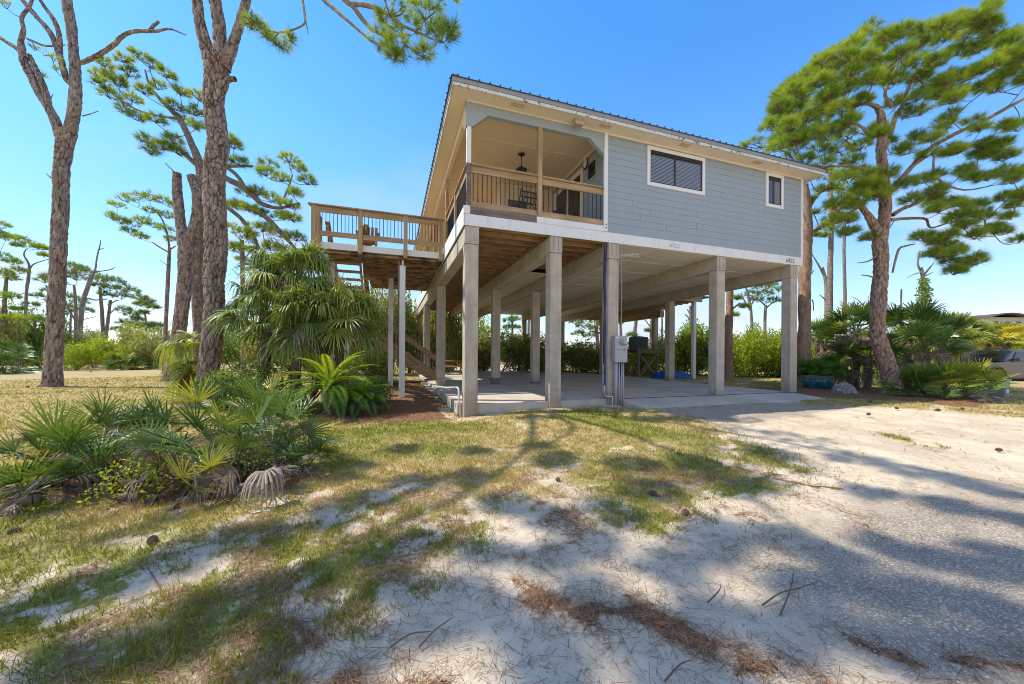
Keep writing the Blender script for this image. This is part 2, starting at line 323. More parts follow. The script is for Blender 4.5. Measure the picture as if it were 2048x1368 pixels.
gravA=polyw([(1480,1110),(1640,1030),(1800,980),(2100,960),(2400,1100),(2300,1500),(1750,1290),(1600,1180)])
gravB=polyw([(1280,822),(1660,803),(1760,815),(1500,845),(1380,840)],.12)
midz=polyw([(860,960),(1250,930),(1560,930),(1720,970),(1480,1040),(1350,1090),(1000,1090),(880,1040)])
midl=polyw([(-250,1420),(-80,1180),(200,1105),(450,1035),(700,985),(930,975),(980,1080),(760,1180),(620,1260),(520,1400)])
def masks(x,y):
    wxn=x+(fbm(x,y,1.1,3,1)-.5)*.55+(fbm(x,y,4,3,2)-.5)*.22; wyn=y+(fbm(x,y,1.1,3,5)-.5)*.55+(fbm(x,y,4,3,6)-.5)*.22
    pn=fbm(x,y,2.2,5,11); fine=fbm(x,y,9,3,20)
    g=1-smooth(-.60,.28,sdpoly(wxn,wyn,lawn)); g=g*smooth(.27,.52,pn*.62+fine*.38+smooth(.2,2.2,-sdpoly(x,y,lawn))*(.26-.16*smooth(-2,.5,x)))
    for P,k in [(band_,.66)]+[(p,.6) for p in pat]:
        q=1-smooth(-.10,.14,sdpoly(wxn,wyn,P)); g=np.maximum(g,q*smooth(.38,.6,pn*.55+fine*.45)*k*1.3)
    g=np.maximum(g,smooth(.50,.64,pn*.6+fine*.4)*.75*(x<2.2)*smooth(-5.75,-5.1,y)*(1-smooth(1.2,2.2,x))); g=g*1.0
    r=1-smooth(-.3,.25,sdpoly(wxn,wyn,rstrip)); g=np.maximum(g,r*smooth(.2,.45,pn))
    s=1-smooth(-.2,.12,sdpoly(wxn,wyn,bed)); s=np.maximum(s,1-smooth(-.15,.15,sdpoly(wxn,wyn,bed2))); s=np.maximum(s,1-smooth(-.3,.3,sdpoly(wxn,wyn,bedR)))
    for P,wd in streak: s=np.maximum(s,(1-smooth(wd*.1,wd*2.2,sdline(wxn*.45+x*.55,wyn*.45+y*.55,P)))*smooth(.28,.62,fine*.75+pn*.25)*.95)
    ml=1-smooth(-.2,.25,sdpoly(wxn,wyn,midl)); s=np.maximum(s,ml*smooth(.42,.58,fbm(x,y,4.3,4,57)*.5+fine*.5)*.55); g=np.maximum(g,ml*smooth(.33,.54,fbm(x,y,3.3,4,58)*.6+fine*.4)*.88)
    mixz=1-smooth(-.5,.8,sdpoly(x,y,midz)); s=np.maximum(s,mixz*smooth(.44,.60,fbm(x,y,3.1,4,51)*.6+fine*.4)*.6)
    tr_=smooth(.60,.70,fbm(x,y,1.7,5,40))*.45*(x>-4); s=np.maximum(s,tr_*smooth(.4,.6,fine))
    gr=np.maximum(1-smooth(-.5,.4,sdpoly(wxn,wyn,gravA)),1-smooth(-.2,.2,sdpoly(wxn,wyn,gravB))); gr=np.maximum(gr,smooth(.55,.68,fbm(x,y,.9,3,60))*.25)
    dry=smooth(.35,.65,fbm(x,y,.8,4,70)+.22*smooth(0,7,y)*(x<0)+.04*smooth(-1,1.5,x)+.15*(x>9))
    g=np.clip(g*(1-.85*s),0,1)
    return g,s,gr,dry
na=1300; rad=[.25]
while rad[-1]<700: rad.append(rad[-1]*(1.0125 if rad[-1]<45 else 1.08))
rad=np.array(rad); ang=np.linspace(0,2*np.pi,na,endpoint=False); A_,R_=np.meshgrid(ang,rad); X=CAM[0]+R_*np.cos(A_); Y=CAM[1]+R_*np.sin(A_)
g_,s_,gr_,dry_=masks(X,Y)
Z=gz(X,Y)+((fbm(X,Y,.7,3,80)-.5)*.07+(fbm(X,Y,5,3,90)-.5)*.034+(fbm(X,Y,2.4,2,95)-.5)*.035*(1-g_)+ s_*.015+g_*.012)*smooth(.2,2,R_)*(1-smooth(30,50,R_))
inh=(X>-.1)&(X<10.5)&(Y>.1)&(Y<15.9); ap=(X>3.8)&(X<10.5)&(Y>-1.0)&(Y<.3); Z=np.where(inh,Z-.12,Z); Z=np.where(ap,np.minimum(Z,.1),Z)
nr=len(rad); idx=np.arange(nr*na).reshape(nr,na); i0=idx[:-1]; i1=idx[1:]; Fq=np.stack([i0,i1,np.roll(i1,-1,1),np.roll(i0,-1,1)],-1).reshape(-1,4)[:, ::-1]
Vg=np.stack([X,Y,Z],-1).reshape(-1,3)
m_,n_=newm('sandy_yard_ground'); v=n_.coord()
sn=n_.noise(v,1.6,5); sf=n_.noise(v,55,4,.7); pe=n_.voro(v,75); pf=n_.noise(v,170,3,.7)
sand=n_.mix(n_.step(sn,.3,.7),(.49,.41,.30),(.63,.535,.405)); sand=n_.mix(n_.math('MULTIPLY',n_.step(sf,.52,.72),.35),sand,(.36,.30,.24))
deb=n_.math('MULTIPLY',n_.step(n_.math('ADD',n_.math('MULTIPLY',n_.noise(v,11,5,.7),.6),n_.math('MULTIPLY',n_.noise(v,90,3,.7),.4)),.53,.60),.55); sand=n_.mix(deb,sand,(.25,.17,.11))
sepn=n_.n('ShaderNodeSeparateColor'); n_.l(pe.outputs['Color'],sepn.inputs[0])
grv=n_.mix(sepn.outputs[0],(.22,.19,.15),(.54,.48,.40)); grv=n_.mix(n_.step(pe.outputs['Distance'],.35,.6),grv,(.16,.14,.12))
c=n_.mix(n_.math('MULTIPLY',n_.attr('gravel'),.75),sand,grv)
gcol=n_.mix(n_.attr('dry'),(.20,.20,.05),(.36,.27,.13)); gcol=n_.mix(n_.step(n_.noise(v,34,5,.7),.42,.66),gcol,n_.mix(n_.attr('dry'),(.28,.31,.07),(.50,.41,.22))); gcol=n_.mix(n_.math('MULTIPLY',n_.step(n_.noise(v,14,5,.7),.5,.62),.5),gcol,(.17,.12,.07))
gm=n_.step(n_.math('ADD',n_.attr('grass'),n_.math('MULTIPLY',n_.math('SUBTRACT',n_.math('ADD',n_.math('MULTIPLY',n_.noise(v,24,5,.75),.6),n_.math('MULTIPLY',n_.noise(v,7,4,.7),.4)),.5),1.9)),.30,.60); c=n_.mix(gm,c,gcol)
scol=n_.mix(n_.step(n_.noise(v,28,6,.75),.35,.65),(.10,.05,.03),(.31,.165,.09)); sm=n_.step(n_.math('ADD',n_.attr('straw'),n_.math('MULTIPLY',n_.math('SUBTRACT',n_.noise(v,34,6,.8),.5),1.7)),.38,.72); c=n_.mix(sm,c,scol)
h=n_.math('ADD',n_.math('MULTIPLY',sf,.6),n_.math('ADD',n_.math('MULTIPLY',pf,.35),n_.math('MULTIPLY',n_.noise(v,14,4),.8)))
n_.bsdf(c,.95,h,.5,.02,spec=.12); groundm=m_
go=mk('ground',Vg,Fq,groundm,attrs={'grass':g_.ravel(),'straw':s_.ravel(),'gravel':gr_.ravel(),'dry':dry_.ravel()},smoothf=True); tag(go,kind='structure')

# frustum-ish sampling of ground points round the camera's front
def sample(n,rmin,rmax,power=1.):
    a=rng.uniform(R(90)-YAW-R(62),R(90)-YAW+R(62),n); t=rng.random(n); r=rmin*(rmax/rmin)**(t**power)
    return CAM[0]+r*np.cos(a),CAM[1]+r*np.sin(a),r
def onslab(x,y): return ((x>-.1)&(x<10.3)&(y>.05)&(y<15.9))|((x>3.95)&(x<10.15)&(y>-1.05)&(y<.1))
def ground_h(x,y):
    r=np.hypot(x-CAM[0],y-CAM[1]); g,s,_,_=masks(x,y)
    return gz(x,y)+((fbm(x,y,.7,3,80)-.5)*.07+(fbm(x,y,5,3,90)-.5)*.034+(fbm(x,y,2.4,2,95)-.5)*.035*(1-g)+s*.015+g*.012)*smooth(.2,2,r)
# grass
x,y,r=sample(520000,1.3,26); g,s,gr,dry=masks(x,y); keep=(rng.random(len(x))<np.clip(g**1.3*(.35+1.3*smooth(.35,.65,fbm(x,y,7,3,31))),0,1))&~onslab(x,y); x,y,r,dry=x[keep],y[keep],r[keep],dry[keep]
n=len(x); z=ground_h(x,y)-.004; hgt=rng.uniform(.018,.058,n)*(1+.5*(rng.random(n)<.06)); wd=.0026*np.maximum(1,r/3.2); az=rng.uniform(0,6.283,n); ln=rng.uniform(.1,1.1,n)*hgt; la=rng.uniform(0,6.283,n)
V=np.zeros((n,3,3)); V[:,0]=np.stack([x-wd*np.cos(az),y-wd*np.sin(az),z],1); V[:,1]=np.stack([x+wd*np.cos(az),y+wd*np.sin(az),z],1); V[:,2]=np.stack([x+ln*np.cos(la),y+ln*np.sin(la),z+hgt],1)
col=np.clip(dry*.52+rng.normal(.10,.2,n),0,1)
o=mk('grass',V,np.arange(n*3).reshape(-1,3),grassm,attr=col); tag(o,'short patchy yellow green lawn grass over sand','grass',kind='stuff')
# fallen needles
x,y,r=sample(150000,1.3,16); g,s,gr,dry=masks(x,y); pr=np.clip(s*1.0+.06+g*.07,0,1); keep=(rng.random(len(x))<pr)&~onslab(x,y); x,y,r=x[keep],y[keep],r[keep]; n=len(x)
L_=rng.uniform(.03,.11,n); az=rng.uniform(0,6.283,n); z=ground_h(x,y)+rng.uniform(.003,.02,n); dz=rng.normal(0,.01,n); wd=.0011*np.maximum(1,r/2.6)
dx=np.cos(az)*L_;dy=np.sin(az)*L_; px=-np.sin(az)*wd;py=np.cos(az)*wd
V=np.zeros((n,4,3)); V[:,0]=np.stack([x-px,y-py,z],1);V[:,1]=np.stack([x+px,y+py,z],1);V[:,2]=np.stack([x+dx+px,y+dy+py,z+dz],1);V[:,3]=np.stack([x+dx-px,y+dy-py,z+dz],1)
o=mk('pine_straw',V,np.arange(n*4).reshape(-1,4),strawm,attr=rng.random(n)); tag(o,'fallen brown pine needles scattered over the sand','pine straw',kind='stuff')
# shell gravel
x,y,r=sample(90000,1.3,11); g,s,gr,dry=masks(x,y); keep=(rng.random(len(x))<np.clip(gr*.55+.02,0,1)*(1-g))&~onslab(x,y); x,y,r=x[keep],y[keep],r[keep]; n=len(x)
oc=np.array([(1,0,0),(0,1,0),(-1,0,0),(0,-1,0),(0,0,.6),(0,0,-.6)],float); ff=np.array([(0,1,4),(1,2,4),(2,3,4),(3,0,4)]); sz=rng.uniform(.002,.0065,n)*np.maximum(1,r/5); a=rng.uniform(0,6.28,n)
q=oc[None]*rng.uniform(.6,1.3,(n,6,1)); V=np.stack([q[...,0]*np.cos(a)[:,None]-q[...,1]*np.sin(a)[:,None],q[...,0]*np.sin(a)[:,None]+q[...,1]*np.cos(a)[:,None],q[...,2]],-1)*sz[:,None,None]+np.stack([x,y,ground_h(x,y)+.001],1)[:,None]
o=mk('gravel',V,(ff[None]+np.arange(n)[:,None,None]*6).reshape(-1,3),gravm,attr=np.repeat(rng.random(n),4)); tag(o,'pale crushed shell gravel on the drive','gravel',kind='stuff')
# ------------------------------------------------------------ slab
XC=[0.,2.033,3.628,7.156,10.10]; YR=[0.,5.08,10.44,15.82]; CW,CD=.298,.28; SL=.271; JZ=3.795; BB=4.187; BT=4.44; XE=10.58
W=MB(); W.box((.305,.06,-.1),(10.3,15.95,SL)); W.box((-.1,.285,-.1),(.305,15.95,SL)); W.build('b',slabm).name='concrete_slab'; so_=bpy.data.objects['concrete_slab']; tag(so_,kind='structure')
W=MB(); pts=[(3.98,-.95,.0),(10.12,-1.02,.0),(10.3,.057,.0),(4.0,.057,.0)]
k=len(W.v); W.v+=[(3.98,-.95,-.02),(10.12,-1.02,.0),(10.3,.057,.0),(4.0,.057,0),(3.98,-.95,.175),(10.12,-1.02,.19),(10.3,.057,.262),(4.0,.057,.262)]
W.f+=[[k+i for i in q] for q in ((0,3,2,1),(4,5,6,7),(0,1,5,4),(1,2,6,5),(2,3,7,6),(3,0,4,7))]
o=W.build('concrete_apron',slabm,bevel=.01); tag(o,kind='structure')
jm=simple('dark_joint_filler',(.09,.08,.07),.95)
W=MB()
for yy in (2.6,7.9,13.1): W.box((-.09,yy,SL+.0005),(10.29,yy+.014,SL+.002))
for xx in (2.6,6.9): W.box((xx,.30,SL+.0025),(xx+.014,15.9,SL+.0035))
W.box((4.1,.045,.2605),(10.2,.066,.2745)); o=W.build('slab_joints',jm); tag(o,kind='structure')
# stepped concrete edging on the left of the slab
W=MB()
for i,(a,b,c) in enumerate([(-.30,4.15,.20),(-.34,4.55,.235),(-.38,4.95,.20),(-.36,7.2,.22),(-.3,7.7,.2)]): W.box((a,b,-.05),(-.104,b+.3,c))
o=W.build('concrete_steps',slabm,bevel=.012); tag(o,kind='structure')

# ------------------------------------------------------------ house
house=thing('stilt_house','blue grey lap sided beach house raised on concrete columns with corner porch','house')
k=0
for yi,yy in enumerate(YR):
    for xi,xx in enumerate(XC):
        zb=-.15 if (yi==0 and xi<3) else SL-.001
        W=MB().box((xx,yy,zb),(xx+CW,yy+CD,JZ)); 
        if zb>0:
            pass
        W.build('column',conc,house,bevel=.012)
        if yi==1 and xi in(1,2):
            W=MB(); W.box((xx-.006,yy-.006,SL+.001),(xx+CW+.006,yy+CD+.006,SL+(.24 if xi==1 else .07))); W.build('column_base_collar',concrete('wet_dark_concrete',(.16,.17,.16),(.11,.11,.11),2),house,bevel=.004)
for xi,xx in enumerate(XC):
    W=MB().box((xx-.004,.285,JZ+.002),(xx+CW+.004,16.12,BB-.002)); W.build('beam',concb,house,bevel=.015)
    W=MB().box((xx-.008,-.010,JZ+.006),(xx+CW+.008,.28,BB+(-.001 if xi else -.002))); W.build('column_capital',conc,house,bevel=.008)
    if 0<xi<5:
        W=MB()
        for s in (0,1):
            for q in range(5):
                x0=xx+.075+s*.12; z0=JZ+.06+q*.068; W.bar((x0,-.0115,z0),(x0+.022,-.0115,z0+.05),.010,.004,(0,1,0))
        W.build('bolt_scars',jm,house)
# joists and floor under porch, cream panels under rooms
for i in range(38):
    yy=.10+i*.42
    W=MB().box((.02,yy,BB+.002),(3.62 if yy<3.4 else 2.33,yy+.042,BB+.235)); W.build('joist',joistm,house)
W=MB()
for i in range(28): W.box((-.0+i*.129,.05,BB+.24),(.123+i*.129,16.1,BB+.278))
o=W.build('porch_floor',deckdk,house)
W=MB().box((XC[1]-.065,.3,BB+.001),(XC[1]-.004,16.0,BB+.232)); W.box((XC[2]-.065,.3,BB+.001),(XC[2]-.004,16.0,BB+.232)); W.build('girder',girdm,house)
W=MB().box((XC[2]+.01,.05,BB+.002),(XE-.03,16.1,BB+.03)); W.build('underside_panel',creamu,house)
W=MB().box((2.35,3.6,BB-.03),(3.6,16.1,BB+.0)); W.build('underside_panel',creamu,house)
W=MB()
for j in range(12): MB().box((XC[2]+.31,1.25+j*1.22,BB-.010),(XE-.05,1.29+j*1.22,BB+.001)).build('panel_batten',creamu,house)
for xx in (5.3,8.7): W.box((xx,.06,BB-.011),(xx+.04,16.1,BB-.0005))
W.build('panel_batten',creamu,house)
# white band boards
W=MB().box((-.012,-.03,BB+.003),(XE+.0,-.004,BT)); W.build('band_board',white,house,bevel=.003)
W=MB()
for z0,z1 in ((BB+.003,BB+.135),(BB+.141,BT-.01),(BT-.004,4.60)): W.box((-.046,-.012,z0),(-.018,16.1,z1))
W.build('band_board',white,house,bevel=.003)
W=MB().box((.10,-.034,BT+.003),(1.66,-.006,4.605)); W.build('band_board',greyw,house,bevel=.004); house.children[-1]['label']='bare weathered brown board under the porch rail'
W=MB().box((1.664,-.038,BT+.002),(3.46,-.006,4.585)); W.build('band_board',white,house,bevel=.003)
W=MB().box((-.05,-.036,BT+.003),(.098,-.005,4.62)); W.build('corner_block',white,house,bevel=.004)
# nail heads
W=MB()
for i in range(46):
    x0=.2+i*.226+random.uniform(-.08,.08); W.box((x0,-.0325,BB+random.choice((.05,.20))+random.uniform(-.01,.01)),(x0+.011,-.0295,BB+.062+.0)) if 0 else W.box((x0,-.0325,(zq:=BB+random.choice((.04,.21)))),(x0+.012,-.0295,zq+.012))
for z0 in (4.52,4.60): W.box((3.50,-.0565,z0),(3.53,-.0495,z0+.03))
W.build('nail_heads',jm,house)
# siding: real laps
def laps(a,b,z0,z1,ex,out,first=None):   # a,b points along base; out = outward vector
    a=np.array(a,float);b=np.array(b,float);out=np.array(out,float); V=[];F=[]; z=z0; i=0
    while z<z1-.005:
        h=first if (first and i==0) else ex; t=min(z+h,z1); k=len(V)
        for (p,zz_,o_) in ((a,z+.005,.012),(b,z+.005,.012),(b,t,.010),(a,t,.010),(a,z+.005,.003),(b,z+.005,.003),(a,z,.003),(b,z,.003),(b,t,.003),(a,t,.003)): V.append((p[0]+out[0]*o_,p[1]+out[1]*o_,zz_))
        F+=[[k,k+1,k+2,k+3],[k+4,k+5,k+1,k],[k+6,k+7,k+5,k+4],[k+3,k+2,k+8,k+9]]; z=t; i+=1
    return V,F
def siding_wall(a,b,z0,z1,out,first=None,mat=siding,name='wall'):
    V,F=laps(a,b,z0,z1,.165,out,first)
    return mk(name,np.array(V),np.array(F),mat,house)
TOPZ=6.90
x0,x1=3.56,10.50
wall=siding_wall((x0,0,0),(x1,0,0),BT+.002,TOPZ,(0,-1,0),.235)
W=MB().box((x0,.001,BT),(x1,.10,TOPZ)); W.build('wall_core',siding,house)
W=MB().box((x1-.02,.10,BT),(x1+.06,16.1,TOPZ)); W.build('wall',siding,house)
# porch inner walls
siding_wall((3.64,0.1,0),(3.64,3.3,0),4.47,TOPZ,(-1,0,0)); W=MB().box((3.642,.1,4.46),(3.74,3.3,TOPZ)); W.build('wall_core',siding,house)
siding_wall((1.80,3.3,0),(3.64,3.3,0),4.47,TOPZ,(0,-1,0),mat=creamc); W=MB().box((1.80,3.302,4.46),(3.64,3.4,TOPZ)); W.build('wall_core',creamc,house)
W=MB().box((1.78,3.40,4.47),(1.86,16.1,TOPZ)); W.build('wall',creamc,house)
W=MB().box((1.755,3.27,4.47),(1.85,3.30,TOPZ-.01)); W.build('corner_trim',white,house,bevel=.003)
# trims
rs=random.Random(4); W=MB(); z=BT+.237; i=0
while z<TOPZ-.2:
    for q in range(2 if i%2 else 1):
        xx=3.6+rs.uniform(.3,6.6)
        if not (z>5.6 and (4.6<xx<6.8 or 8.9<xx<9.8)): W.box((xx,-.0128,z+.007),(xx+.005,-.0105,z+.162))
    z+=.165; i+=1
W.build('siding_seams',simple('dark_seam_line',(.10,.12,.13),.9),house)
W=MB().box((3.455,-.05,BT+.005),(3.56,.0,TOPZ)); W.build('corner_trim',white,house,bevel=.004)
W=MB().box((x1,-.034,BT-.0),(x1+.085,.06,TOPZ)); W.build('corner_trim',white,house,bevel=.004)
# windows
def window(x0,x1,z0,z1,split,mx=1.0):
    t=.095
    W=MB(); W.box((x0,-.042,z0),(x0+t,-.001,z1)); W.box((x1-t,-.042,z0),(x1,-.001,z1)); W.box((x0+t,-.041,z1-t),(x1-t,-.001,z1)); W.box((x0+t,-.041,z0),(x1-t,-.001,z0+t))
    f=W.build('window',white,house,bevel=.003)
    a,b,c,d=x0+t,x1-t,z0+t,z1-t; s=.03
    W=MB(); W.box((a,-.030,c),(a+s,-.018,d)); W.box((b-s,-.030,c),(b,-.018,d)); W.box((a+s,-.030,d-s),(b-s,-.018,d)); W.box((a+s,-.030,c),(b-s,-.018,c+s))
    xm=a+(b-a)*split; W.box((xm-.028,-.032,c+s),(xm+.028,-.018,d-s)); W.build('sash',bronze,f)
    W=MB(); W.box((a+s,-.024,c+s),(xm-.028,-.021,d-s)); W.build('pane',glass,f); W=MB(); W.box((xm+.028,-.024,c+s),(b-s,-.021,d-s)); W.build('pane',glass,f)
    return f,a+s,b-s,c+s,d-s,xm
f,a,b,c_,d_,xm=window(4.745,6.665,5.80,6.83,.46)
W=MB()
zz_=c_+.02
while zz_<d_-.08:
    W.bar((a+.01,-.0190,zz_),(xm-.03,-.0190,zz_),.004,.022,(0,.5,1)); W.bar((xm+.03,-.0190,zz_),(b-.04,-.0190,zz_),.004,.026,(0,.3,1)); zz_+=.036
W.box((xm+.03,-.0195,d_-.09),(b-.04,-.0175,d_-.0)); W.build('blinds',blindm,f)
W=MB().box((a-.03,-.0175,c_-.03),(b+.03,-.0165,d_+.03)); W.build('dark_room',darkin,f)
f,a,b,c_,d_,xm=window(8.99,9.715,5.83,6.845,.42)
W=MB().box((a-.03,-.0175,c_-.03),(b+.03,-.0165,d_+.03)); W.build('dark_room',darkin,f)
W=MB()
for q in range(9): W.tube([(xm+.05+q*.024,-.0185,c_+.0),(xm+.05+q*.024,-.0185,d_-.1)],.009,6)
W.build('curtain',simple('grey_curtain',(.22,.22,.20),.9),f)
# porch posts and header
W=MB().box((.02,-.02,5.56),(.115,.075,6.36)); W.build('post',white,house,bevel=.004)
W=MB().box((.02,-.02,4.62),(.115,.075,5.557)); W.build('post',greyw,house,bevel=.004)
W=MB().box((1.70,-.03,4.45),(1.80,.07,6.69)); W.build('post',woodz,house,bevel=.004)
hdr=MB().box((.0,-.025,6.68),(3.45,.09,TOPZ)); hdr.prism([(.0,-.028,6.70),(.0,-.028,6.36),(.14,-.028,6.36),(.50,-.028,6.68),(.50,-.028,6.70)],(0,.115,0)); hdr.prism([(3.05,-.028,6.70),(3.05,-.028,6.68),(3.453,-.028,6.36),(3.453,-.028,6.70)],(0,.115,0)); hdr.build('porch_header',sidingd,house,bevel=.003)
W=MB().box((0.,.092,6.66),(.10,16.1,TOPZ)); W.prism([(-.004,.0,6.70),(-.004,.0,6.36),(-.004,.14,6.36),(-.004,.48,6.66),(-.004,.48,6.70)],(.104,0,0)); W.build('porch_header',creamc,house,bevel=.003)
for yy in (3.16,6.4,9.6,12.8): W=MB().box((.01,yy,5.35 if yy<4 else 4.46),(.11,yy+.1,6.665)); W.build('post',woodz,house,bevel=.004)
W=MB().box((.006,3.156,4.46),(.114,3.264,5.347)); W.build('post',woodz,house,bevel=.004)
# railings
def railing(parent,p,q,z0,z1,axis,mat,nb,zt=None,name='railing',tilt=0):
    p=Vector(p);q=Vector(q); d=(q-p); L=d.length; d.normalize(); n=Vector((0,0,1)).cross(d)
    def P(s,z): return tuple(p+d*s+Vector((0,0,z)))
    W=MB(); W.bar(P(0,z1-.02),P(L,z1-.02),.14,.038); W.bar(P(0,z1-.115),P(L,z1-.115),.04,.145); W.bar(P(0,z0+.07),P(L,z0+.07),.04,.14)
    r=W.build(name,mat,parent,bevel=.004)
    for i in range(nb):
        s=(i+.5)/nb*L; W=MB().tube([P(s,z0+.13),P(s,z1-.18)],.009,6); W.build('baluster',bal,r)
    return r
railing(house,(.12,.025,0),(1.698,.025,0),4.60,5.56,0,woodx,15); railing(house,(1.802,.025,0),(3.46,.025,0),4.60,5.55,0,woodx,14)
railing(house,(.065,.08,0),(.065,1.55,0),4.60,5.55,1,woody,13); railing(house,(.065,1.66,0),(.065,3.15,0),4.60,5.55,1,woody,13)
W=MB().box((.015,1.555,4.60),(.115,1.655,5.50)); W.build('post',woodz,house,bevel=.003)
# ceiling, soffit, fascia, roof
W=MB().box((.10,.09,TOPZ-.006),(3.64,16.1,TOPZ+.02)); W.build('porch_ceiling',creamc,house)
W=MB()
for j in range(12): MB().box((.11,1.15+j*1.22,TOPZ-.018),(3.63 if j<2 else 1.78,1.20+j*1.22,TOPZ-.005)).build('ceiling_batten',creamc,house)
W.box((2.5,.1,TOPZ-.019),(2.55,3.3,TOPZ-.0045)); W.box((3.56,.1,TOPZ-.06),(3.62,3.3,TOPZ-.007)); W.build('ceiling_batten',creamc,house)
EX0,EX1,EY0,EY1=-.36,10.95,-.42,16.5
W=MB(); W.box((EX0+.03,EY0+.03,TOPZ+.002),(EX1-.03,-.026,TOPZ+.022)); W.box((EX0+.03,-.026,TOPZ+.002),(-.001,EY1,TOPZ+.022)); W.box((XE-.02,-.026,TOPZ+.002),(EX1-.03,EY1,TOPZ+.022)); W.build('soffit',cream,house)
W=MB(); W.box((3.57,-.05,TOPZ-.045),(10.49,-.017,TOPZ+.001)); W.box((.0,-.055,TOPZ-.022),(3.45,-.0285,TOPZ+.0015)); W.build('frieze_trim',cream,house,bevel=.003)
for xx in (.95,3.2,5.6,8.2):
    W=MB()
    for q in range(8): W.box((xx+q*.04,-.31,TOPZ-.004),(xx+.02+q*.04,-.18,TOPZ+.003))
    W.build('soffit_vent',paint('vent_slot_cream_%d'%int(xx*10),(.55,.42,.27),(.4,.3,.2)),house)
W=MB(); W.box((EX0+.004,EY0+.004,TOPZ-.012),(EX1-.004,EY0+.028,TOPZ+.06)); W.box((EX0+.004,EY0+.028,TOPZ-.012),(EX0+.028,EY1,TOPZ+.06)); W.box((EX1-.028,EY0+.028,TOPZ-.012),(EX1-.004,EY1,TOPZ+.06)); W.build('fascia',whitef,house,bevel=.004)
W=MB(); W.box((EX0-.012,EY0-.012,TOPZ+.062),(EX1+.012,EY0+.02,TOPZ+.155)); W.box((EX0-.012,EY0+.02,TOPZ+.062),(EX0+.02,EY1,TOPZ+.155)); W.box((EX1-.02,EY0+.02,TOPZ+.062),(EX1+.012,EY1,TOPZ+.155)); W.build('drip_edge',greyfas,house,bevel=.006)
W=MB(); W.box((EX0-.03,EY0-.03,TOPZ+.157),(EX0+.12,EY0+.06,TOPZ+.19)); W.build('corner_flashing',greyfas,house,bevel=.004)
ze=TOPZ+.158; cxr=(EX0+EX1)/2; hw=(EX1-EX0)/2+.04; sl=.19; ridge=ze+hw*sl
V=[(EX0-.04,EY0-.04,ze),(EX1+.04,EY0-.04,ze),(EX1+.04,EY1+.04,ze),(EX0-.04,EY1+.04,ze),(cxr,EY0-.04+hw,ridge),(cxr,EY1+.04-hw,ridge)]
W=MB(); W.v=[tuple(p) for p in V]+[(p[0],p[1],p[2]-.012) for p in V]; W.f=[[0,1,4],[1,2,5,4],[2,3,5],[3,0,4,5],[6,10,7],[7,10,11,8],[8,11,9],[9,11,10,6],[0,6,7,1],[1,7,8,2],[2,8,9,3],[3,9,6,0]]; roof=W.build('roof',roofm,house)
W=MB()
xx=EX0+.1
while xx<EX1:
    run=min(xx-EX0,EX1-xx); W.bar((xx,EY0-.055,ze+.012),(xx,EY0+run,ze+.012+(run+.04)*sl),.028,.030); xx+=.225
yy=EY0+.1
while yy<EY1:
    run=min(yy-EY0,hw,EY1-yy); W.bar((EX0-.055,yy,ze+.012),(EX0+run,yy,ze+.012+(run+.04)*sl),.028,.030); W.bar((EX1+.055,yy,ze+.012),(EX1-run,yy,ze+.012+(run+.04)*sl),.028,.030); yy+=.225
W.build('roof_ribs',roofm,house)
# sliding door
W=MB(); y0,y1,z0,z1=1.38,3.12,4.52,6.66; X_=3.618
W.box((X_-.03,y0-.07,z0),(X_+.02,y0,z1+.07)); W.box((X_-.03,y1,z0),(X_+.02,y1+.07,z1+.07)); W.box((X_-.03,y0,z1),(X_+.02,y1,z1+.07)); f=W.build('sliding_door',cream,house,bevel=.003)
W=MB()
for a,b in ((y0,y0+.06),(y0+.84,y0+.92),(y1-.06,y1)): W.box((X_-.015,a,z0),(X_+.018,b,z1))
W.box((X_-.014,y0+.06,z1-.06),(X_+.017,y1-.06,z1)); W.box((X_-.014,y0+.06,z0),(X_+.017,y1-.06,z0+.07)); W.build('door_frame',white,f)
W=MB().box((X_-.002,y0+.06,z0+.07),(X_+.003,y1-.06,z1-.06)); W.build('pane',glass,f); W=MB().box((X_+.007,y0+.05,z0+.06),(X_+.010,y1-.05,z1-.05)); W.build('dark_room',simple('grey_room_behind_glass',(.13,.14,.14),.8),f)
W=MB(); W.box((1.93,3.262,5.05),(2.70,3.284,6.45)); f=W.build('porch_window',cream,house,bevel=.003); W=MB().box((2.0,3.255,5.12),(2.63,3.2615,6.38)); W.build('pane',simple('porch_window_glass',(.16,.165,.16),.08,0,.2,1),f)
# house numbers (dark clear set at the right, faded ghost set in the middle)
def text(name,s,loc,size,mat,parent,depth=.006,rot=(R(90),0,0),space=1.):
    cu=bpy.data.curves.new(name,'FONT'); cu.body=s; cu.size=size; cu.extrude=depth/2; cu.space_character=space; t=bpy.data.objects.new(name,cu); C.objects.link(t)
    dg=bpy.context.evaluated_depsgraph_get(); me=bpy.data.meshes.new_from_object(t.evaluated_get(dg)); bpy.data.objects.remove(t); o=bpy.data.objects.new(name,me); C.objects.link(o); me.materials.append(mat); o.location=loc; o.rotation_euler=rot; o.parent=parent; return o
o=text('house_number','6422',(9.83,-.034,4.245),.185,simple('grey_number_metal',(.17,.17,.17),.5,.3),house,space=1.05); o['label']='grey house number 6422'
o=text('house_number','6422',(5.47,-.0325,4.26),.17,simple('faded_number_paint',(.47,.46,.42),.8),house,.004,space=1.05); o['label']='faded house number 6422'
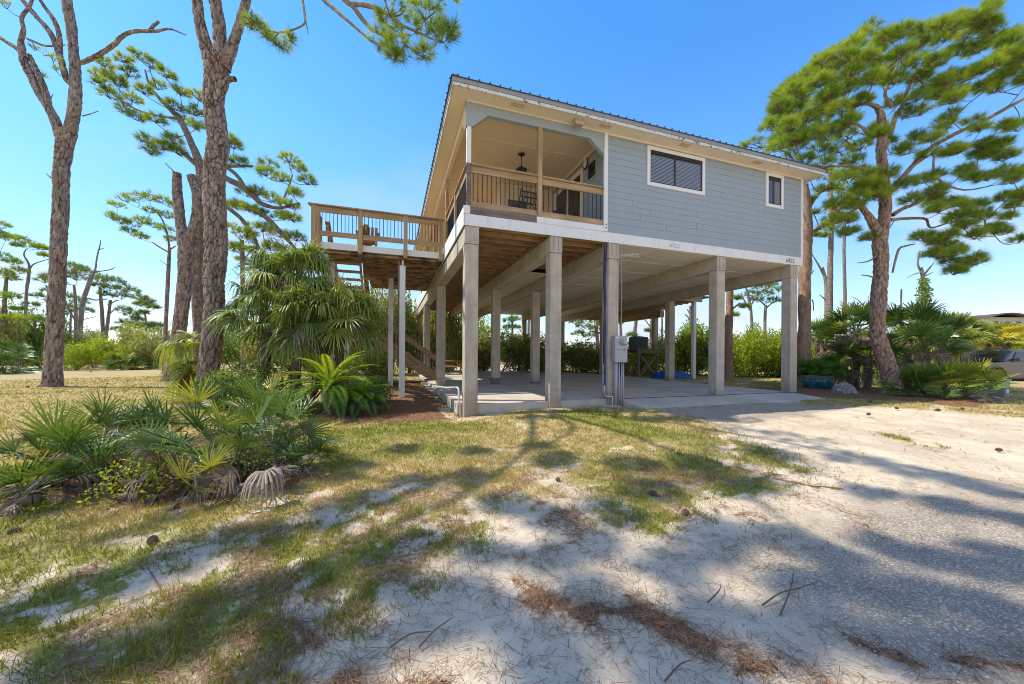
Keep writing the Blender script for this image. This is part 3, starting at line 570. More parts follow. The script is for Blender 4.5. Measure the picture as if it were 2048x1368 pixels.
# ------------------------------------------------------------ left deck
deck=thing('wooden_deck','raised timber deck with black balusters on the left side of the house','deck')
DX0,DX1,DY0,DY1=-3.62,-.05,3.27,8.75; DZ=4.45
W=MB()
y=DY0+.0
i=0
while y<DY1:
    if y<4.35: W.box((DX0,y,DZ-.038),(DX1,y+.135,DZ))
    else: W.box((-2.32,y,DZ-.038),(DX1,y+.135,DZ))
    y+=.141
W.build('deck_boards',deckdk,deck,bevel=.003)
W=MB().box((DX0+.12,DY0-.03,4.265),(DX1+.0,DY0-.002,DZ-.004)); W.build('fascia_board',whitef if 0 else white,deck,bevel=.004)
W=MB().box((DX0-.03,DY0-.0,4.265),(DX0-.002,4.35,DZ-.005)); W.build('fascia_board',white,deck,bevel=.004)
y=DY0+.02
while y<DY1:
    W=MB().box((DX0+.01 if y<4.2 else -2.30,y,4.25),(DX1-.005,y+.04,DZ-.04)); W.build('joist',deckun,deck); y+=.30
W=MB(); W.box((-2.36,4.2,4.24),(-2.32,DY1,DZ-.04)); W.box((DX0+.02,4.33,4.20),(-1.0,4.37,DZ-.041)); W.build('girder',deckun,deck)
W=MB()
y=DY0+.03
while y<DY1-.1:
    x0=DX0+.02 if y<4.2 else -2.31; W.box((x0,y+.05,4.19),(DX1-.01,y+.22,4.247)); y+=.245
W.build('under_boards',deckun,deck)
DR=5.42
for (x,y,zb,zt,mt,s) in [(-1.30,3.36,-.1,4.0,white,.165),(-1.63,6.3,-.1,4.22,white,.17),(-3.40,3.5,-.1,4.26,white,.17),(-3.36,4.4,-.1,4.19,white,.17)]:
    W=MB().box((x,y,zb),(x+s,y+s,zt)); W.build('post',mt,deck,bevel=.006)
W=MB().box((-1.345,3.40,1.0),(-1.305,3.44,4.3)); W.build('downpipe',greyw,deck); W=MB().box((-1.24,3.40,4.02),(-1.19,3.46,4.16)); W.build('junction_box',white,deck,bevel=.004)
for x in (DX0+.03,-2.42,-1.20,DX1-.13):
    W=MB().box((x,DY0-.13,4.18 if x>-3 else 4.2),(x+.11,DY0-.033,5.40)); W.build('rail_post',woodz,deck,bevel=.004)
W=MB().box((DX0+.145,DY0-.12,4.2),(DX0+.24,DY0-.035,5.38)); W.build('rail_post',woodz,deck,bevel=.004)
W=MB().bar((DX0-.05,DY0-.085,DR-.005),(DX1+.02,DY0-.085,DR-.005),.16,.036); W.build('cap_rail',woodx,deck,bevel=.004)
def rail2(p,q,nb,cap=True,mat=woodx):
    p=Vector(p);q=Vector(q);d=q-p;L=d.length;d.normalize(); up=Vector((0,0,1))
    W=MB(); 
    if cap: W.bar(p+up*(DR-DZ-.01),q+up*(DR-DZ-.01),.13,.036)
    W.bar(p+up*(DR-DZ-.115),q+up*(DR-DZ-.115),.04,.145); W.bar(p+up*.21,q+up*.21,.04,.14); r=W.build('railing',mat,deck,bevel=.004)
    for i in range(nb):
        s=p+d*((i+.5)/nb*L); MB().tube([s+up*.26,s+up*(DR-DZ-.18)],.009,6).build('baluster',bal,r)
rail2((DX0+.145,DY0-.085,DZ),(-2.425,DY0-.085,DZ),11,False); rail2((-2.305,DY0-.085,DZ),(-1.205,DY0-.085,DZ),11,False); rail2((-1.085,DY0-.085,DZ),(DX1-.135,DY0-.085,DZ),10,False)
rail2((DX0+.05,DY0-.02,DZ),(DX0+.05,4.3,DZ),9,True,woody); W=MB().box((DX0,4.25,4.2),(DX0+.1,4.35,5.40)); W.build('rail_post',woodz,deck,bevel=.004)
rail2((-2.30,4.35,DZ),(-2.30,DY1-.1,DZ),22,True,woody); rail2((-2.30,DY1-.05,DZ),(DX1-.02,DY1-.05,DZ),20,True)
# stair as a thing
st=thing('outdoor_stair','timber stair with landing going down from the left deck','stair')
n=12; y0,y1,z0,z1=4.36,8.0,DZ,2.1
for x in (-3.30,-2.46):
    W=MB().bar((x,y0,z0-.18),(x,y1,z1-.16),.045,.26); W.build('stringer',woody,st,bevel=.003)
for i in range(1,n):
    y=y0+(y1-y0)*i/n; z=z0+(z1-z0)*i/n; W=MB().box((-3.28,y-.14,z-.04),(-2.48,y+.14,z)); W.build('tread',woodx,st,bevel=.003)
for x in (-3.38,-2.40):
    W=MB().bar((x,y0,z0+.93),(x,y1,z1+.93),.14,.04); W.bar((x,y0,z0+.82),(x,y1,z1+.82),.04,.14); W.bar((x,y0,z0+.12),(x,y1,z1+.12),.04,.12); r=W.build('railing',woody,st,bevel=.003)
    for i in range(20):
        s=(i+.5)/20; y=y0+(y1-y0)*s; z=z0+(z1-z0)*s; MB().tube([(x,y,z+.15),(x,y,z+.78)],.009,6).build('baluster',bal,r)
W=MB().box((-3.45,8.0,2.02),(-2.1,9.2,2.10)); W.build('landing',deckdk,st,bevel=.004)
W=MB().box((-3.47,7.97,1.88),(-2.08,7.998,2.06)); W.build('fascia_board',white,st,bevel=.003)
for x,y in ((-3.4,8.05),(-2.35,8.05),(-3.4,9.0),(-2.35,9.0)): W=MB().box((x,y,-.1),(x+.16,y+.16,2.019)); W.build('post',white,st,bevel=.004)
xa,xb,za,zb=-2.1,.45,2.08,.27
for y in (8.12,9.02): W=MB().bar((xa,y,za-.20),(xb,y,zb-.10),.045,.28); W.build('stringer',woodx,st,bevel=.003)
for i in range(1,9):
    x=xa+(xb-xa)*i/9; z=za+(zb-za)*i/9; W=MB().box((x-.16,8.10,z-.04),(x+.15,9.04,z)); W.build('tread',woodx,st,bevel=.003)
for y in (8.06,9.08):
    W=MB().bar((xa,y,za+.93),(xb,y,zb+.93),.14,.04); W.bar((xa,y,za+.82),(xb,y,zb+.82),.04,.14); W.bar((xa,y,za+.16),(xb,y,zb+.16),.04,.14); r=W.build('railing',woodx,st,bevel=.003)
    for i in range(20):
        s=(i+.5)/20; x=xa+(xb-xa)*s; z=za+(zb-za)*s; MB().tube([(x,y,z+.2),(x,y,z+.8)],.009,6).build('baluster',bal,r)
    W=MB().box((xb-.02,y-.05,.1),(xb+.08,y+.05,1.26)); W.build('newel_post',woodz,st,bevel=.004)
# ------------------------------------------------------------ rear right deck
rd=thing('rear_deck','small timber deck behind the right rear columns of the house','deck')
W=MB().box((10.62,6.52,4.12),(13.45,6.56,4.40)); W.build('fascia_board',woodx,rd,bevel=.004)
W=MB().box((13.75,9.9,3.72),(14.05,17.2,4.12)); W.build('girder',woody,rd,bevel=.006)
for i in range(26):
    W=MB().box((10.62,6.6+i*.41,4.14),(13.45 if i<8 else 14.2,6.64+i*.41,4.36)); W.build('joist',joistm,rd)
W=MB()
for i in range(25): W.box((10.63+i*.141,6.52,4.402),(10.76+i*.141,17.2,4.438))
W.build('deck_boards',deckdk,rd)
for x,y,mt in ((13.0,6.62,white),(13.75,10.38,conc),(13.75,15.8,conc)): W=MB().box((x,y,-.1),(x+(.17 if mt is white else .28),y+(.17 if mt is white else .26),4.118 if mt is white else 3.718)); W.build('post',mt,rd,bevel=.006)
# ------------------------------------------------------------ vegetation tools
def cosu(u): t=(u-1024)/F_PX; return 1/math.sqrt(1+t*t)
def catmull(P,m):
    P=np.array(P,float); n=len(P); Q=np.vstack([2*P[0]-P[1],P,2*P[-1]-P[-2]]); out=[]
    for i in range(n-1):
        p0,p1,p2,p3=Q[i:i+4]
        for j in range(m):
            t=j/m; out.append(.5*((2*p1)+(-p0+p2)*t+(2*p0-5*p1+4*p2-p3)*t*t+(-p0+3*p1-3*p2+p3)*t**3))
    out.append(P[-1]); return np.array(out)
def trunkmesh(name,pts,rad,mat,parent,sides=14,m=5,rough=.06,plates=False,flare=0):
    if plates and plates>10.5 or plates==10: rad=[r*.86 for r in rad]
    PR=catmull(np.hstack([np.array(pts,float),np.array(rad,float)[:,None]]),m); P=PR[:,:3]; Rr=np.maximum(PR[:,3],.004); n=len(P)
    T=np.gradient(P,axis=0); T/=np.linalg.norm(T,axis=1)[:,None]; a=np.array(Vector(T[0]).orthogonal().normalized()); V=np.zeros((n,sides,3)); th=np.arange(sides)*2*np.pi/sides; pl=np.ones((n,sides))
    for i in range(n):
        a=a-T[i]*a.dot(T[i]); a/=np.linalg.norm(a); b=np.cross(T[i],a)
        V[i]=P[i]+(np.cos(th)[:,None]*a+np.sin(th)[:,None]*b)*Rr[i]
    off=V-P[:,None]
    for i in range(n):
        for j in range(sides):
            q=V[i,j]
            if plates:
                f=plates; v=Vector((q[0]*f,q[1]*f,q[2]*f*.42))+.35*mn.noise_vector(Vector((q[0]*4,q[1]*4,q[2]*4))); ds,_=mn.voronoi(v,distance_metric='DISTANCE'); e=ds[1]-ds[0]; pl[i,j]=e
                k=min(e,.28)/.28; fn=mn.noise(Vector(q)*22)*.25; lo=mn.noise(Vector(q)*1.7); V[i,j]=P[i]+off[i,j]*(1+.10*lo)+off[i,j]/Rr[i]*( (k-.5)*.028*min(1,Rr[i]/.12)+fn*.02)
            else:
                lo=mn.noise(Vector(q)*(1.2/max(Rr[i],.03))); V[i,j]=P[i]+off[i,j]*(1+rough*3*lo)
    if flare:
        for i in range(n):
            k=math.exp(-(P[i][2]-P[0][2])/.28)*flare; V[i]+= (V[i]-P[i])*k*(1+.5*np.sin(th*4+1)[:,None])
    idx=np.arange(n*sides).reshape(n,sides); F=np.stack([idx[:-1],np.roll(idx[:-1],-1,1),np.roll(idx[1:],-1,1),idx[1:]],-1).reshape(-1,4)
    V=V.reshape(-1,3); k=len(V); V=np.vstack([V,P[-1]+T[-1]*Rr[-1]*.4]); pl=np.append(pl.ravel(),.3)
    F=np.vstack([F,np.array([[idx[-1,j],idx[-1,(j+1)%sides],k,k] for j in range(sides)])])
    # last row tris as quads with repeated index are invalid: cap separately
    F=F[:-sides]
    o=mk(name,V,F,mat,parent,attrs={'plate':pl},smoothf=True); return o
def pxpath(L,dep,dd=0):   # (u,v,w) list -> world points and radii
    pts=[];rad=[]
    for i,q in enumerate(L):
        d=dep+(q[3] if len(q)>3 else 0); pts.append(D(q[0],q[1],d)); rad.append(q[2]/2*d/F_PX*cosu(q[0]))
    return pts,rad
def needle_templates(nn,L,wd,k=6,stem=.10,seed=1):
    r=np.random.default_rng(seed); out=[]
    for _ in range(k):
        th=np.radians(r.uniform(8,82,nn)); ph=r.uniform(0,6.283,nn); b=r.uniform(-stem,.02,nn); l=L*r.uniform(.7,1.1,nn)
        d=np.stack([np.sin(th)*np.cos(ph),np.sin(th)*np.sin(ph),np.cos(th)],1); wv=np.cross(d,r.normal(size=(nn,3))); wv/=np.linalg.norm(wv,axis=1)[:,None]; B=np.stack([0*b,0*b,b],1)
        tip=B+d*l[:,None]; mid=B+d*l[:,None]*.55+np.array([0,0,.02*L/.2]); out.append(np.stack([B-wv*wd*.5,B+wv*wd*.5,tip],1))
    return np.array(out)   # k,nn,3,3
def tufts(P,Dr,tmpl,scale=None):
    P=np.asarray(P);Dr=np.asarray(Dr); n=len(P); Dr=Dr/np.linalg.norm(Dr,axis=1)[:,None]; up=np.where(np.abs(Dr[:,2:3])>.9,np.array([[1.,0,0]]),np.array([[0,0,1.]])); A=np.cross(up,Dr); A/=np.linalg.norm(A,axis=1)[:,None]; B=np.cross(Dr,A)
    ph=rng.uniform(0,6.28,n)[:,None]; A2=A*np.cos(ph)+B*np.sin(ph); B2=-A*np.sin(ph)+B*np.cos(ph); M=np.stack([A2,B2,Dr],1) # rows basis
    k=rng.integers(0,len(tmpl),n); T=tmpl[k]; s=(scale if scale is not None else rng.uniform(.8,1.2,n))
    V=np.einsum('nabc,ncd->nabd',T,M)*np.asarray(s)[:,None,None,None]+P[:,None,None,:]
    V[...,2,2]-=.0; return V.reshape(-1,3)
def canopy(parent,blobs,skel,mat,nn=34,L=.19,wd=.006,tw=.008,rb=.02,up=.55,twigfrac=.5,limbmat=None,seed=3):
    """blobs: (centre, radius_h, radius_v, n)"""
    tm=needle_templates(nn,L,wd,seed=seed); PP=[];DD=[];RR=[]; W=MB(); skel=np.array(skel); s0=skel.copy()
    blobs=sorted(blobs,key=lambda b:np.linalg.norm(s0-np.array(b[0]),axis=1).min())
    for c,rh,rv,n in blobs:
        c=np.array(c); q=rng.normal(size=(n,3)); q/=np.linalg.norm(q,axis=1)[:,None]; q[:,2]=np.where(q[:,2]<-.2,-q[:,2]*.6,q[:,2]); rr=rng.uniform(.45,1,n)**.6
        p=c+q*rr[:,None]*np.array([rh,rh,rv]); d=q*np.array([1,1,.7])+np.array([0,0,up])+rng.normal(0,.25,(n,3)); PP.append(p);DD.append(d);RR.append(np.full(n,rng.uniform(-.22,.2)))
        dist=np.linalg.norm(skel-c,axis=1); a=skel[dist.argmin()]; hub=c-np.array([0,0,rv*.5]); dl=dist.min()
        mid=(a+hub)/2+rng.normal(0,.08,3)*dl-np.array([0,0,.06*dl]); path=catmull([a,mid,hub],3); W.tube(path,list(np.linspace(rb*min(1.3,.45+dl*.4),tw,len(path))),5); skel=np.vstack([skel,path[2:]])
        for i in range(n):
            if rng.random()<twigfrac:
                m_=hub+(p[i]-hub)*.55+rng.normal(0,.02,3); W.tube([hub,m_,p[i]],[tw*.8,tw*.6,tw*.4],3)
    P=np.vstack(PP);Dv=np.vstack(DD);base=np.concatenate(RR); V=tufts(P,Dv,tm); n=len(P); r=np.clip(.45+base[:,None]+rng.normal(0,.10,(n,1))+rng.normal(0,.13,(n,nn)),0,.95); r=np.where(rng.random((n,nn))<.025,1,r)
    cr=mk('crown',V,np.arange(len(V)).reshape(-1,3),mat,parent,attr=r.ravel()); W.build('branches',limbmat or twigm,parent); return cr
def pxblobs(L,dep,r0=24,rv=.75,n=14,dj=1.2,dup=1):
    out=[]
    for q in L:
        for k in range(dup):
            u,v=q[0],q[1]; rp=(q[2] if len(q)>2 else r0); d=dep+rng.uniform(-dj,dj); j=rp*.25
            c=D(u+rng.uniform(-j,j),v+rng.uniform(-j,j),d); out.append((c,rp*d/F_PX*(cosu(u)**.5),rp*rv*d/F_PX,n))
    return out
def zc(L,s,ox,oy,r=None): return [(x/s+ox,y/s+oy)+((r,) if r else ()) for x,y in L]
def tree(name,label,base,trunks,limbs,blobs,dep,barkm,needlem=needle,group=None,plates=False,sides=14,cat='tree',m=5,flare=0,cparam={},limbside=8,ps=None):
    """trunks/limbs: lists of px paths (u,v,w)"""
    t=thing(name,label,cat,base,group); sk=[]
    for i,L in enumerate(trunks):
        pts,rad=pxpath(L,dep); 
        if i==0: pts[0]=np.array([pts[0][0],pts[0][1],gzf(pts[0][0],pts[0][1])-.06])
        trunkmesh('trunk',pts,rad,barkm,t,sides,m,plates=plates,flare=flare if i==0 else 0); sk+=list(catmull(pts,3))[2 if i==0 else 0:]
    for L in limbs:
        pts,rad=pxpath(L,dep); big=plates and L[0][2]>=10; trunkmesh('limb',pts,rad,barkm,t,28 if big else limbside,9 if big else 3,rough=.07,plates=plates if big else False); sk+=list(catmull(pts,3))
    if blobs: canopy(t,blobs,sk,needlem,limbmat=twigm,**cparam)
    return t
gp='background pine trees'
# ---- main foreground pine
d3=9.0
b3=[(D(u,v,d),r,r*.6,16) for u,v,d,r in [(700,-60,7.6,.5),(780,20,7.3,.42),(820,60,7.2,.40),(850,30,7.3,.34),(880,75,7.3,.34),(800,95,7.1,.30),(760,80,7.2,.25),(850,110,7.2,.22),(900,60,7.4,.22),(790,115,7.1,.20),(820,-20,7.4,.45),(880,-10,7.3,.4),(860,60,7.6,.3),(770,40,7.5,.25)]]
b3+=[(D(u,v,7.6),r,r*.6,n) for u,v,r,n in [(515,55,.22,14),(535,75,.16,8),(560,90,.20,12),(580,80,.14,8),(505,40,.14,8)]]
# crown above the picture: it throws the dappled shade on the drive
SH=[(30,1225,.22),(120,1205,.22),(210,1180,.22),(290,1150,.22),(370,1115,.24),(450,1090,.26),(540,1065,.28),(640,1035,.30),(740,1000,.34),(830,975,.36),(930,955,.40),(100,1330,.2),(200,1310,.2),(340,1290,.2),(420,1210,.2),(520,1190,.22),(620,1160,.2),(600,1240,.2),(560,1330,.22),(700,1300,.2),(1000,1010,.35),(1090,1030,.35),(1170,1080,.35),(1080,1110,.3),(1210,1030,.4),(1330,1130,.35),(1300,980,.45),(1450,1060,.4),(1400,1090,.4),(1560,1080,.35),(1250,930,.5),(1100,930,.5),(1400,930,.5),(1540,910,.5),(1700,925,.5),(1850,950,.5),(1980,975,.5),(1724,985,.35),(1880,1010,.4),(2030,1040,.35),(1780,1100,.4),(1900,1130,.4),(2040,1150,.4),(1700,1180,.35),(1850,1200,.4),(1990,1230,.4),(1650,1120,.3),(1620,1240,.3),(1540,1290,.25),(1054,1280,.22),(980,1220,.22),(1120,1340,.22),(900,1180,.22),(1240,1250,.25),(1400,1220,.28),(1320,1330,.25),(1420,1350,.25),(860,1250,.2),(780,1180,.22),(1750,1300,.3),(1900,1320,.3),(2040,1330,.3),(950,1100,.25),(850,1090,.22),(1180,1180,.25),(760,1110,.2),(680,930,.4),(800,905,.35),(950,900,.3),(1080,895,.3),(1600,1180,.3),(2000,1100,.35),(1480,980,.35)]
for u_,v_,r_ in SH:
    if u_>1450 and v_>960: r_*=.78
    if v_>1000: r_*=.88
    for k_ in range(1):
        q=G(u_+rng.uniform(-12,12),v_+rng.uniform(-8,8)); h_=rng.uniform(10.2,12.6); b3.append((q+np.array(SUN)/SUN.z*h_,r_*.66,r_*.42,int(12+r_*78)))
for i in range(14):
    a=rng.uniform(0,1); x=-1.2-10.*a+rng.normal(0,.4); y=-5.2+rng.uniform(0,1)*(5.9-1.2*(1-a)); z=10.2+rng.uniform(0,2.2)
    if vnoise(x,y,.55,200)<.40: continue
    b3.append((np.array([x,y,z]),rng.uniform(.45,.8),.30,30))
t=thing('pine_tree','large pine with grey brown plated bark and forked top growing beside the palmettos','tree',D(412,818,d3)*[1,1,0],None); sk=[]
pts,rad=pxpath([(410,826,74),(414,800,66),(418,740,52),(426,660,50),(430,600,49),(428,560,50),(432,500,54),(432,440,53),(428,380,52),(432,320,52),(436,280,53),(430,230,50),(428,190,52),(434,150,58),(434,118,60)],d3); pts[0][2]=-.08
trunkmesh('trunk',pts,rad,barkA,t,96,24,plates=12,flare=.12); sk+=list(catmull(pts,2))[10:]
for L in ([(424,140,34),(412,100,27),(402,60,26),(396,20,26),(390,-30,24),(370,-120,22),(330,-240,14)],[(442,135,40),(440,90,34),(438,50,31),(430,0,28),(425,-80,24),(470,-200,18)],[(446,135,40),(462,100,27),(476,60,22),(488,20,21),(500,-20,20),(540,-90,18),(600,-160,14)],[(430,120,14),(420,90,12),(408,50,11),(396,8,10),(380,-40,9)],[(452,160,15),(462,158,14),(471,158,13)]):
    pts,rad=pxpath(L,d3); trunkmesh('limb',pts,rad,barkA,t,30,9,plates=12.); sk+=list(catmull(pts,3))
for L in ([(560,-150,16,-.6),(600,-80,13,-1.2),(640,-10,9,-1.6),(665,15,8,-1.7),(700,45,6,-1.8),(740,80,5,-1.8),(765,92,4,-1.8)],[(600,-160,16,-.6),(650,-60,13,-1.2),(685,-5,11,-1.6),(705,12,10,-1.6),(730,45,8,-1.6),(755,65,7,-1.7),(780,72,6,-1.7),(820,70,5,-1.7)],[(700,8,9,-1.6),(740,12,9,-1.6),(775,28,7,-1.6),(800,48,6,-1.6),(830,62,5,-1.7),(880,85,3,-1.7)],[(560,-150,9,-.6),(600,-40,6,-1.2),(605,0,5.5,-1.4),(610,35,5,-1.4),(608,48,4.5,-1.4),(590,58,4,-1.4),(560,65,4,-1.4),(535,60,3,-1.4),(515,45,2.5,-1.4)],[(608,30,4,-1.4),(613,50,3,-1.4),(617,68,1.5,-1.4)],[(560,64,3,-1.4),(552,72,3,-1.4),(545,80,2,-1.4)]):
    pts,rad=pxpath(L,d3); trunkmesh('limb',pts,rad,barkA,t,8,4,rough=.08); sk+=list(catmull(pts,3))
for p in ([-2.5,-3.0,11],[-7,-.5,11],[-10,-3,11],[-6,-3.5,11.2]):
    s=D(430,-100,d3); pts=[s,(s+np.array(p))/2+[.4,-.5,.4],np.array(p)]; trunkmesh('limb',pts,[.06,.04,.02],barkA,t,8,5); sk+=list(catmull(pts,6))
canopy(t,b3,sk,needle,nn=40,L=.24,wd=.008,tw=.009,rb=.018,up=.15,twigfrac=.25)
# ---- second off-picture pine behind the camera's left, gives shade only
# ---- left forked pine
tree('pine_tree','tall forked pine at the far left with thick bare grey limbs',D(102,786,12.5)*[1,1,0],
 [[(101,786,56),(104,770,52),(108,700,46),(113,600,43),(117,500,42),(121,420,41),(123,340,41),(130,290,46),(136,262,50)]],
 [[(122,282,26),(110,240,26),(95,212,25),(78,185,24),(64,155,24),(50,128,24),(44,100,22),(42,82,17),(47,60,13),(44,35,11),(60,10,9),(75,-30,8)],[(52,118,18),(35,98,15),(15,85,13),(-15,65,12)],[(100,222,18),(92,190,20),(82,160,19),(70,135,17),(58,110,15)],
  [(140,265,36),(148,225,33),(151,180,32),(150,135,28),(146,90,25),(142,50,27),(135,10,27),(130,-40,22)],[(152,128,12),(172,122,14),(200,108,14),(225,92,13),(245,72,12),(268,63,11),(300,62,10),(315,62,8),(340,58,6),(372,70,3)],[(300,60,10),(308,50,9),(318,43,8)],
  [(146,172,16),(132,155,20),(122,120,18),(112,90,17),(98,62,16),(70,30,15),(45,0,13),(20,-30,12)],[(120,105,15),(118,70,14),(108,40,13),(90,15,11),(70,-15,9)],[(165,232,4),(180,228,3),(197,222,2)],[(112,362,8),(98,352,4),(93,347,2)],[(55,78,7),(70,84,7),(92,92,6),(130,90,3)],[(98,210,3),(103,195,2.5),(106,188,2)]],
 pxblobs([(85,105,18),(105,118,14),(70,95,12),(110,140,10),(15,12,14),(5,5,14),(88,150,8)],12.5,n=7,dj=.5),12.5,barkA,plates=10,sides=64,m=14,flare=.15,cparam=dict(nn=24,twigfrac=.8),limbside=12)
# ---- broken-topped pine
tree('pine_tree','pine with two broken off stubs instead of a crown in the left lawn',D(345,766,15.3)*[1,1,0],
 [[(340,768,45),(344,750,41),(352,700,36),(361,640,35),(368,580,36),(372,530,38),(374,480,40)]],
 [[(368,490,34),(362,450,27),(357,410,25),(354,370,24),(354,346,21)],[(378,490,34),(388,455,26),(394,425,25),(394,390,25),(388,366,25),(383,352,24)],[(353,350,4),(343,338,3),(330,326,2)]],
 None,15.3,barkA,plates=10,sides=48,m=12,flare=.12,limbside=16)
# ---- canopy pine behind the main trunk
z5=zc([(290,60),(200,90),(90,120),(30,160),(130,180),(240,180),(350,130),(450,170),(300,260),(120,300),(200,360),(290,420),(400,250),(540,270),(620,310),(600,380),(480,350),(380,430),(330,560),(420,580),(350,620),(520,620),(470,560),(180,240),(80,230),(240,310),(560,460),(630,460),(840,600),(820,560),(880,680),(1050,700),(1150,680),(1220,720),(1270,800),(1200,860),(1100,790),(1020,760),(1060,900),(1160,920),(980,860),(900,860),(860,950),(1000,1000),(1180,1000),(1100,1100),(900,1100),(1050,1180),(850,1180),(1200,1120),(960,1200),(930,950),(1010,1080),(1120,1000)],2.91,180,90,20)
tree('pine_tree','leaning pine with layered green canopy showing on both sides behind the biggest trunk',D(398,745,16.5)*[1,1,0],
 [[(400,745,30),(399,650,28),(396,560,28),(404,470,26),(410,400,26),(402,335,24)]],
 [[(402,340,22),(394,312,20),(384,290,17),(372,262,15),(359,238,14),(340,218,11),(322,200,9),(300,172,6),(290,140,4)],[(400,335,14),(380,318,12),(360,300,10),(335,286,7),(310,283,4)],[(358,238,7),(320,232,6),(280,222,5),(240,200,3)],
  [(410,360,20),(440,352,13),(462,362,14),(490,376,13),(510,395,12),(524,408,11),(558,416,8),(599,406,4)],[(410,400,20),(440,410,15),(470,406,14),(500,416,13),(530,433,12),(558,461,11),(580,485,8),(598,505,5)],[(455,415,9),(480,435,10),(496,455,9),(510,478,8),(522,510,6)],[(412,340,12),(440,332,11),(470,332,8),(505,332,5)],[(455,335,9),(475,352,9),(490,375,8)],[(560,412,5),(575,380,4),(585,350,3)]],
 pxblobs(z5,16.5,n=32,dj=1.2,rv=.62,dup=1),16.5,barkB,cparam=dict(nn=30,L=.28,wd=.012,tw=.012,rb=.022,up=.5),sides=14,flare=.1)
# ---- big right pine
zr=[(1470,60),(1400,100),(1300,110),(1200,130),(1450,140),(1350,180),(1230,200),(1100,170),(1000,190),(900,210),(1100,260),(1000,290),(850,260),(800,180),(720,240),(640,290),(700,330),(800,330),(900,340),(560,350),(600,400),(500,380),(450,440),(540,450),(650,430),(740,400),(400,480),(350,520),(460,520),(560,540),(320,600),(400,600),(300,680),(380,690),(480,650),(580,620),(340,780),(430,770),(520,740),(620,700),(700,680),(1600,240),(1640,300),(1560,300),(1500,340),(1600,380),(1540,430),(1440,380),(1350,400),(1250,430),(1450,480),(1300,520),(1200,520),(1300,280),(1200,340),(1400,270),(1480,220),(1560,200),(1100,420),(960,440),(820,440),(700,480),(620,520),(1690,260),(1750,300),(1820,380),(1700,420),(1480,150),(1250,140),(950,200),(1060,340),(880,420),(770,560),(660,610)]
zr2=[(960,560),(1050,760),(1150,760),(1250,820),(1000,830),(620,860),(1560,680),(1620,700),(1450,780),(1400,840),(1500,820),(1560,860),(1350,930),(1450,980),(1550,940),(1630,960),(1640,1060),(1560,1080),(1400,1120),(1280,1100),(1200,1150),(1300,1180),(1450,1180),(1480,1250),(1400,1280),(1350,1230),(1250,1300),(1180,1320),(1100,1290),(800,1010),(760,1060),(860,1080),(1020,1000),(1120,1000),(1180,1040),(1060,1090),(820,1290),(1720,900),(1700,1100),(900,960),(1240,1340),(1160,1380),(1300,1370),(1240,1420),(1350,1440),(1280,1480),(1400,1420),(547,944),(588,1094),(684,957),(711,1203),(629,1203),(766,1039),(807,944),(684,1286),(640,1120),(730,1130)]
RB=pxblobs([(1800+rng.uniform(0,250),120+rng.uniform(0,150)) for _ in range(16)]+[(1830+rng.uniform(0,220),290+rng.uniform(0,190),20) for _ in range(22)]+[(1700+rng.uniform(0,110),250+rng.uniform(0,150),20) for _ in range(9)],11.6,n=34,dj=1.2,rv=.6)+pxblobs([(1560,230),(1575,260),(1590,290),(1565,280),(1610,320),(1590,250),(1640,300),(1660,280),(1680,300),(1620,270),(1600,210),(1650,330),(1690,270),(1720,290),(1570,200),(1700,320),(1640,250)],13.4,n=34,dj=.9,rv=.62,dup=2)+pxblobs(zc(zr,2.735,1440,0,25),11.3,n=42,dj=1.3,rv=.62,dup=2)+pxblobs(zc([q_ for q_ in zr2 if q_[0]>620],2.735,1440,0,23),11.4,n=28,dj=.8,rv=.55,dup=2)
tree('pine_tree','big spreading pine with curved trunk and dense bright green crown right of the house',D(1785,790,11.2)*[1,1,0],
 [[(1787,800,54),(1786,770,48),(1778,740,46),(1768,710,44),(1757,680,40),(1755,640,38),(1757,600,38),(1760,560,37),(1762,520,36),(1760,480,38),(1764,450,37)]],
 [[(1764,460,32),(1770,420,31),(1769,380,28),(1766,340,27),(1762,300,24),(1765,260,23),(1760,225,18),(1750,212,13),(1730,208,9),(1690,210,6),(1650,215,3)],[(1758,470,30),(1748,450,24),(1735,430,18),(1722,412,14),(1714,396,12)],
  [(1778,380,14),(1800,360,14),(1822,335,14),(1845,310,13),(1870,290,13),(1910,268,13),(1960,245,13),(2010,218,12),(2060,190,10),(2120,150,6)],[(1754,350,12),(1735,340,10),(1705,333,9),(1670,332,7),(1630,333,4)],[(1768,300,14),(1782,265,14),(1790,235,13),(1805,210,11),(1815,180,9),(1830,150,6)],[(1764,260,10),(1740,270,9),(1725,255,8),(1700,245,6),(1650,250,3)],
  [(1785,215,9),(1770,190,8),(1780,160,6),(1800,120,4)],[(1785,430,12),(1805,418,11),(1835,405,10),(1870,380,7),(1900,370,4)],[(1780,440,11),(1810,437,9),(1850,438,8),(1862,455,6),(1900,445,5),(1960,430,3)],[(1785,545,5),(1797,500,6),(1812,492,5),(1830,488,3)],[(1868,312,6),(1868,340,6),(1885,365,6),(1930,380,5),(1990,370,3)],[(1752,512,5),(1738,522,4),(1715,526,2)],[(1755,560,5),(1742,553,4),(1723,550,2.5)],[(1830,330,6),(1870,305,5),(1920,300,4),(1960,280,3)],[(1722,412,8),(1690,428,6),(1665,415,4)],[(1835,480,4),(1855,470,4),(1880,500,4),(1900,525,3)]],
 RB,11.2,barkR,plates=11,sides=56,m=12,flare=.18,cparam=dict(nn=36,L=.20,wd=.0065,tw=.007,rb=.018,up=.45,twigfrac=.35),limbside=12)
